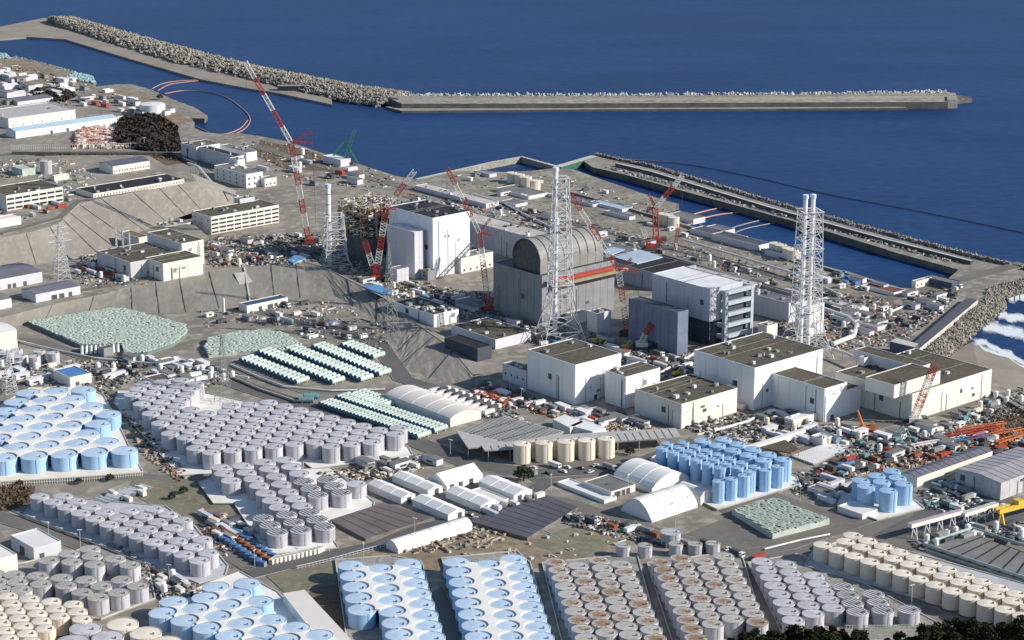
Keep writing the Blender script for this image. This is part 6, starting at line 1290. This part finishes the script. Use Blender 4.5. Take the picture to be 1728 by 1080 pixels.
scatter('on the wide harbour yard', [(760, 296), (940, 300), (1100, 345), (1140, 372), (1290, 425), (1200, 415), (1000, 360), (820, 330)], 20, ['white cabin', 'grey cabin', 'white container', 'dark container', 'white car'], gap=14)
scatter('on the yard beside the twin flue tower', [(1395, 500), (1480, 505), (1540, 545), (1500, 580), (1420, 570), (1390, 530)], 26, W_+['grey cabin', 'white vessel', 'cream vessel', 'dark truck'], gap=7)
scatter('on the triangular yard above the beach walkway', [(1530, 500), (1620, 485), (1600, 520), (1550, 550)], 14, W_+['white vessel', 'grey cabin', 'dark container'], gap=7)
scatter('at the harbour root near the inner breakwater', [(1340, 450), (1450, 470), (1500, 490), (1420, 490), (1350, 465)], 22, ['white cabin', 'blue container', 'white car', 'dark container', 'grey cabin'], gap=8)
scatter('before the widest cream building', [(1400, 712), (1460, 735), (1560, 722), (1700, 665), (1728, 680), (1640, 716), (1500, 765), (1420, 760)], 52, W_+['white vessel', 'white vessel', 'teal digger', 'cream vessel', 'grey cabin', 'dark truck'], gap=7)
scatter('on the rusty equipment yard', [(1380, 795), (1440, 770), (1560, 742), (1728, 735), (1728, 775), (1600, 775), (1500, 790), (1420, 805)], 46, ['dark truck', 'white truck', 'grey cabin', 'rust red container', 'dark truck', 'teal digger', 'dark container', 'rust red container', 'white truck'], gap=6.5)
scatter('near the orange racks beside the tall white block', [(800, 655), (890, 690), (1000, 720), (1090, 725), (1060, 700), (940, 690), (880, 665), (820, 645)], 46, W_+['rust red container', 'white container', 'dark truck'], gap=6)
line_up('white truck', 'parked in a row beside the arched hall', (733, 664), (825, 700), 9, rot=41); line_up('dark truck', 'parked behind the row beside the arched hall', (750, 662), (835, 692), 8, rot=41)
scatter('by the road under the large green stack', [(230, 605), (330, 612), (400, 640), (330, 650), (250, 632), (180, 640), (160, 620)], 46, W_+['white vessel', 'grey cabin', 'white vessel'], gap=6)
scatter('between green stacks and lower slope', [(330, 530), (420, 520), (540, 510), (560, 540), (470, 545), (350, 550)], 13, W_+['grey cabin', 'dark truck'], gap=8)
scatter('left of the pylon near the side slope', [(560, 545), (640, 560), (660, 585), (600, 580), (500, 560)], 8, ['dark car', 'white car', 'dark truck', 'white container', 'rust red container'], gap=6)
scatter('among the small weathered tanks', [(0, 608), (90, 612), (150, 628), (60, 650), (0, 640)], 16, ['white cabin', 'white container', 'white vessel'], gap=7)
scatter('beside the lone plain lid tank', [(600, 780), (720, 775), (740, 785), (640, 800), (610, 800)], 14, ['white container', 'grey cabin'], gap=7)
scatter('on the lot before the cream tank row', [(880, 790), (1040, 785), (1040, 796), (900, 806)], 12, ['white truck', 'white car', 'dark car', 'white cabin'], gap=7)
scatter('around the white shed cluster', [(880, 835), (930, 830), (900, 850), (800, 880), (780, 875)], 14, ['white container', 'white car', 'dark car'], gap=6)
scatter('along the road below the tent halls', [(960, 868), (1040, 882), (1150, 915), (1300, 940), (1280, 950), (1130, 925), (960, 880)], 26, ['dark truck', 'white truck', 'dark container', 'rust red container', 'white car'], gap=7)
scatter('right of the grid of storage bags', [(1280, 700), (1340, 700), (1380, 730), (1440, 745), (1400, 752), (1300, 740)], 30, W_+['cream vessel'], gap=6)
scatter('around the small group of tall blue tanks', [(1360, 800), (1420, 812), (1440, 822), (1400, 850), (1350, 820)], 12, ['dark container', 'grey cabin', 'white container', 'dark car'], gap=7)
scatter('before the big grey warehouse', [(1560, 825), (1600, 812), (1660, 850), (1700, 862), (1620, 870), (1570, 850)], 22, ['dark car', 'dark car', 'white truck', 'teal container', 'white car', 'dark container'], gap=5)
scatter('under the conveyor bridges', [(1540, 915), (1700, 885), (1728, 895), (1728, 930), (1650, 905), (1580, 925)], 26, ['white vessel', 'dark container', 'white container', 'white truck', 'dark car'], gap=6)
scatter('beside the left edge of the ribbed lid tanks', [(345, 870), (400, 880), (430, 905), (360, 920), (345, 890)], 18, ['rust red container', 'white container', 'white truck', 'dark container'], gap=5)
line_up('blue container', 'in the striped rack left of ribbed lids', (372, 910), (440, 955), 9, rot=-30); line_up('rust red container', 'in the striped rack left of ribbed lids', (384, 904), (450, 948), 8, rot=-30); line_up('blue container', 'in the inner striped rack', (400, 902), (458, 942), 8, rot=-30)
line_up('white container', 'lined up under the front ribbed lid trio', (462, 950), (540, 932), 12, rot=60)
line_up('white cabin', 'in the line beyond the blue tanks', (1215, 700), (1250, 690), 3)
scatter('on the lot with the round white covers', [(160, 835), (230, 822), (262, 838), (220, 852)], 4, ['white container'], gap=6)
scatter('beside the loose grey tanks', [(262, 965), (300, 975), (330, 990), (280, 1010), (262, 995)], 12, ['white container', 'dark container', 'white vessel'], gap=5)

# ------------------------------------------------------------------ heaps too fine to count
def debris(name, label, poly, n, pal, s=(.5, 2.2), h=(.3, 1.5), z=ZG, long=.3, seed=1, rot=None):
    Q = px(poly, z); Q2 = [(q.x, q.y) for q in Q]; xs = [q[0] for q in Q2]; ys = [q[1] for q in Q2]; rg = random.Random(seed); m = MB(); k = 0
    while k < n:
        x, y = rg.uniform(min(xs), max(xs)), rg.uniform(min(ys), max(ys))
        if not inside((x, y), Q2): continue
        k += 1; a, b_, c = rg.uniform(*s), rg.uniform(*s), rg.uniform(*h)
        if rg.random() < long: a *= 4; b_ *= .35; c *= .6
        m.box(x-a/2, y-b_/2, z-.1, x+a/2, y+b_/2, z+.1+c, rg.choice(pal), rot=((x, y), (R(rg.choice((-49, 41))+rg.uniform(-6, 6)) if rot is None else rg.uniform(0, 6.3))))
    o = m.build(name, kind='stuff'); o['label'] = label
PALW = [TENT, STEELG, STEELG, CONC_P, DARKG, MIDG, ROOFG, CONC, BLACK, LILAC, ROOFB, DARKG, GROUND, GROUND, ROOFG]
D = [('along the reactor quay', [(690, 325), (860, 345), (1100, 400), (1300, 452), (1440, 500), (1420, 530), (1280, 490), (1100, 445), (960, 405), (800, 375), (690, 350)], 1200, PALW+[RUSTY, TAN, PIPEG]),
 ('on the harbour yard edges', [(700, 312), (940, 296), (1110, 345), (1300, 430), (1480, 485), (1400, 480), (1200, 415), (1000, 350), (820, 318)], 300, [CONC, CONC_P, STEELG, DARKG, CREAM]),
 ('on the channel side of the inner breakwater', [(1020, 282), (1100, 298), (1300, 356), (1500, 412), (1620, 443), (1590, 440), (1340, 370), (1140, 314), (1030, 287)], 700, [CONC, CONC_P, MIDG, ROOFG, DARKG]),
 ('on the harbour quay at the upper middle', [(400, 232), (480, 242), (690, 305), (640, 325), (480, 300), (430, 270)], 350, PALW+[TAN, RUSTY]),
 ('before the ruined building', [(360, 400), (560, 395), (640, 440), (720, 490), (560, 450), (400, 430)], 1500, PALW+[RUSTY, TAN]),
 ('around the tall white box and dome', [(560, 450), (720, 478), (830, 500), (1000, 570), (1090, 600), (960, 600), (800, 545), (660, 500)], 2200, PALW+[RUSTY, TAN, TAN]),
 ('between the reactor row and white blocks', [(980, 565), (1140, 605), (1190, 580), (1180, 610), (1110, 650), (1050, 620)], 1100, PALW+[TAN]),
 ('beside the twin flue tower', [(1290, 560), (1390, 500), (1480, 500), (1560, 545), (1510, 585), (1400, 592)], 1700, PALW+[RUSTY, TAN, SALMON]),
 ('on the triangular yard', [(1540, 500), (1630, 480), (1600, 520), (1550, 560)], 600, PALW+[RUSTY, TAN]),
 ('before the widest cream building', [(1395, 715), (1460, 740), (1580, 722), (1728, 655), (1760, 690), (1640, 722), (1500, 775), (1400, 770)], 2600, PALW+[PIPEG, GTANK, TAN]),
 ('on the rusty equipment yard', [(1370, 800), (1440, 770), (1560, 742), (1740, 728), (1740, 780), (1600, 782), (1500, 795), (1420, 808)], 2600, [RUSTY, RUSTY, DARKG, TENT, TAN, REDP, MIDG, BLACK, STEELG, SALMON, ROOFB, DIRT, DIRT, DARKG]),
 ('of red and white materials beside the tall white block', [(880, 672), (960, 690), (1060, 705), (1140, 735), (1050, 735), (960, 712), (900, 696)], 2200, [TENT, TAN, REDP, CREAM, RUSTY, DARKG, GBOX2, ROOFB, ROOFG, DIRT, TAN]),
 ('under the row of parked trucks', [(730, 655), (860, 690), (900, 720), (820, 705), (740, 675)], 500, PALW),
 ('of cut timber right of the middle grey tanks', [(530, 800), (600, 792), (700, 780), (720, 790), (620, 810), (560, 812)], 700, [TAN, DARKG, CREAM, WOOD, CONC]),
 ('on the yard under the large green stack', [(160, 612), (300, 608), (400, 640), (340, 655), (240, 640)], 1500, PALW+[TAN]),
 ('along the lower road at the left', [(0, 600), (160, 610), (230, 640), (180, 668), (60, 655), (0, 645)], 900, PALW+[TAN]),
 ('at the foot of the lower slope', [(330, 528), (560, 508), (650, 550), (660, 590), (560, 585), (470, 550), (350, 552)], 450, PALW+[TAN, RUSTY]),
 ('in the upper left village', [(0, 105), (90, 125), (160, 150), (230, 165), (150, 175), (0, 195)], 500, PALW+[TAN], ),
 ('on the hillside terrace beside the silo', [(0, 268), (130, 270), (165, 300), (120, 330), (60, 300), (0, 300)], 240, [TENT, CREAM, SHEETB, DARKG, TAN, GROUND, ROOFG], ZT),
 ('around the substation', [(130, 430), (170, 430), (250, 480), (160, 488), (125, 470)], 400, PALW+[RUSTY], ZM),
 ('between substation and lower slope edge', [(346, 405), (440, 430), (540, 442), (400, 450), (348, 452)], 600, PALW+[RUSTY, TAN], ZM),
 ('left of the dense blue tanks beyond the long canopy', [(1150, 720), (1240, 700), (1340, 700), (1420, 745), (1330, 750), (1220, 745)], 1500, PALW+[TAN, RUSTY]),
 ('on the yard at the right of the blue tanks', [(1340, 795), (1420, 812), (1400, 850), (1330, 830)], 300, PALW),
 ('along the road under the tent halls', [(940, 860), (1040, 880), (1160, 915), (1150, 928), (1030, 905), (940, 880)], 700, PALW+[TAN, RUSTY]),
 ('beside the loose grey tanks', [(190, 915), (262, 960), (340, 1000), (290, 1030), (262, 1000)], 900, PALW+[TAN, RUSTY]),
 ('left of the ribbed lid tanks', [(340, 860), (400, 876), (440, 930), (380, 940), (345, 900)], 700, [TAN, RUSTY, TENT, BLUEP, DARKG, SALMON]),
 ('on the tan lot in the centre', [(800, 905), (1040, 890), (1060, 925), (900, 950), (700, 930)], 60, [GTANK, CONC, TAN, CONC_P]),
 ('on the lane between grey tank blocks', [(205, 690), (260, 740), (320, 805), (300, 815), (235, 760)], 500, [TAN, DARKG, CONC, RUSTY]),
 ('under the conveyor bridges', [(1530, 920), (1720, 880), (1760, 920), (1650, 900), (1560, 925)], 700, PALW+[PIPEG]),
 ('in the big grey warehouse yard', [(1550, 830), (1600, 815), (1690, 860), (1640, 880), (1560, 860)], 350, [DARKG, TENT, BLACK, TEAL]),
 ('below the long white arched shed', [(650, 925), (800, 885), (880, 900), (820, 925), (700, 935)], 300, [TAN, CONC, DARKG])]
for k, d in enumerate(D): debris('loose_materials', 'loose small materials and rubble '+d[0], d[1], int(d[2]*.6), d[3], z=d[4] if len(d) > 4 else ZG, seed=k)
debris('timber_pile', 'salmon coloured heaps of stored timber behind the pale fence', [(126, 250), (132, 222), (180, 216), (232, 250)], 1500, [SALMON, SALMON, CREAM, RUSTY, TENT], s=(2, 4.5), h=(1, 4), long=.1, seed=50, rot=1)
debris('orange_rack', 'orange and white stored frames beside the tall white block', [(800, 664), (826, 655), (880, 676), (860, 688)], 500, [TENT, REDP, RUSTY, mat('faded_orange', (.62, .22, .09))], s=(1.2, 3), h=(1, 2.4), long=.4, seed=51)
for k, (x, y, a, L) in enumerate([(1625, 742, 28, 30), (1640, 735, 26, 36), (1655, 728, 24, 34), (1668, 742, 30, 30), (1690, 738, 26, 30), (1590, 752, 24, 34), (1705, 748, 40, 26), (1640, 748, 20, 26), (1570, 756, 26, 26)]):
    P = G(x, y); t = thing('stored_crane_boom', f'{["red", "red", "orange", "bright red", "orange", "white", "orange", "dark blue", "pale"][k]} lattice boom section lying flat in the right hand storage yard, {ordn(k+1)} placed', 'boom section', P, R(a))
    m = MB(); lat(m, (-L/2, 0, 2), (L/2, 0, 2), 3.0, [REDP, REDP, ORNG, REDP, ORNG, WHTP, ORNG, BLUEP, WHTP][k], 9, .38); m.build('lattice', t, kind='stuff')
# white curved shelters near the grey green lot, blue tarpaulins, slope marker
for k in range(3):
    for j in range(5 if k else 4):
        P = G(172+k*22+j*9-k*2, 848-k*7-j*2.4+k*0); t = thing('arched_shelter', f'low arched white shelter {ordn(j+1)} in the {ordn(k+1)} line behind the diagonal tank rows', 'shelter', P, R(-38)); m = MB()
        for s in range(6): m.tube((0, 0, 0), (0, 0, .01), .01, TENT)
        m = MB(); vs = [(x_, -1.3+2.6*i/6, .4+1.5*sin(pi*i/6)) for x_ in (-5, 5) for i in range(7)]; m.add(vs, [(i, i+1, 8+i, 7+i) for i in range(6)], TENT); m.add(vs[:7], [tuple(range(7))], DARKG); m.add(vs[7:], [tuple(range(7))], DARKG); m.build('cover', t)
        m = MB(); m.box(-5, -1.3, 0, 5, 1.3, .4, RUSTY); m.build('base', t)
for poly, l, z_ in [([(1402, 462), (1412, 455), (1428, 457), (1420, 464)], 'blue tarpaulin on the harbour yard, upper', ZG), ([(1420, 472), (1428, 465), (1438, 470), (1430, 476)], 'blue tarpaulin on the harbour yard, lower', ZG), ([(610, 482), (640, 480), (662, 492), (645, 496)], 'blue tarpaulin strip at the edge below the tall white box', ZM), ([(484, 438), (500, 429), (516, 435), (495, 444)], 'blue tarpaulin beside the shortened tower', ZM), ([(1402, 785), (1440, 776), (1445, 782), (1408, 792)], 'blue tarpaulin stack on the rusty yard', ZG)]:
    P = px(poly, z_+1.2); m = MB(); m.prism([(p.x, p.y) for p in P], z_, z_+1.2, TARP); tag(m.build('tarpaulin'), l, 'tarpaulin')
P = [G(395, 462, 12.2), G(414, 460, 12.2), G(426, 476, 9.5), G(404, 481, 9.0)]; m = MB(); m.add([tuple(p+Vector((0, 0, .5))) for p in (P[3], P[2], P[1], P[0])]+[tuple(p-Vector((0, 0, .6))) for p in (P[3], P[2], P[1], P[0])], [(0, 1, 2, 3), (0, 4, 5, 1), (1, 5, 6, 2), (2, 6, 7, 3), (3, 7, 4, 0)], CONC_P); tag(m.build('slope_panel'), 'pale square concrete panel set in the lower slope', 'panel')
t = thing('white_column', 'short white column standing at the foot of the lower slope', 'column', G(378, 528)); m = MB(); m.tube((0, 0, 0), (0, 0, 10.5), .9, TENT, 10, caps=True); m.build('shaft', t); m = MB(); m.box(-1.4, -1.4, 0, 1.4, 1.4, .8, CONC); m.build('base', t)

# each small repeat is told apart by its place in its own line or yard
GR = {}
for o in list(COL.objects):
    if o.parent is None and 'group' in o.keys() and str(o.get('label', '')).startswith(('small ', 'slender ')) and o.name.split('.')[0] in ('cabin', 'container', 'truck', 'parked_car', 'process_vessel', 'excavator', 'lamp_post'): GR.setdefault(o['label'], []).append(o)
for lb, os_ in GR.items():
    if len(os_) > 1:
        for k, o in enumerate(sorted(os_, key=lambda q: topx(q.location)[0])): o['label'] = f'{lb}, {ordn(k+1)} from left'
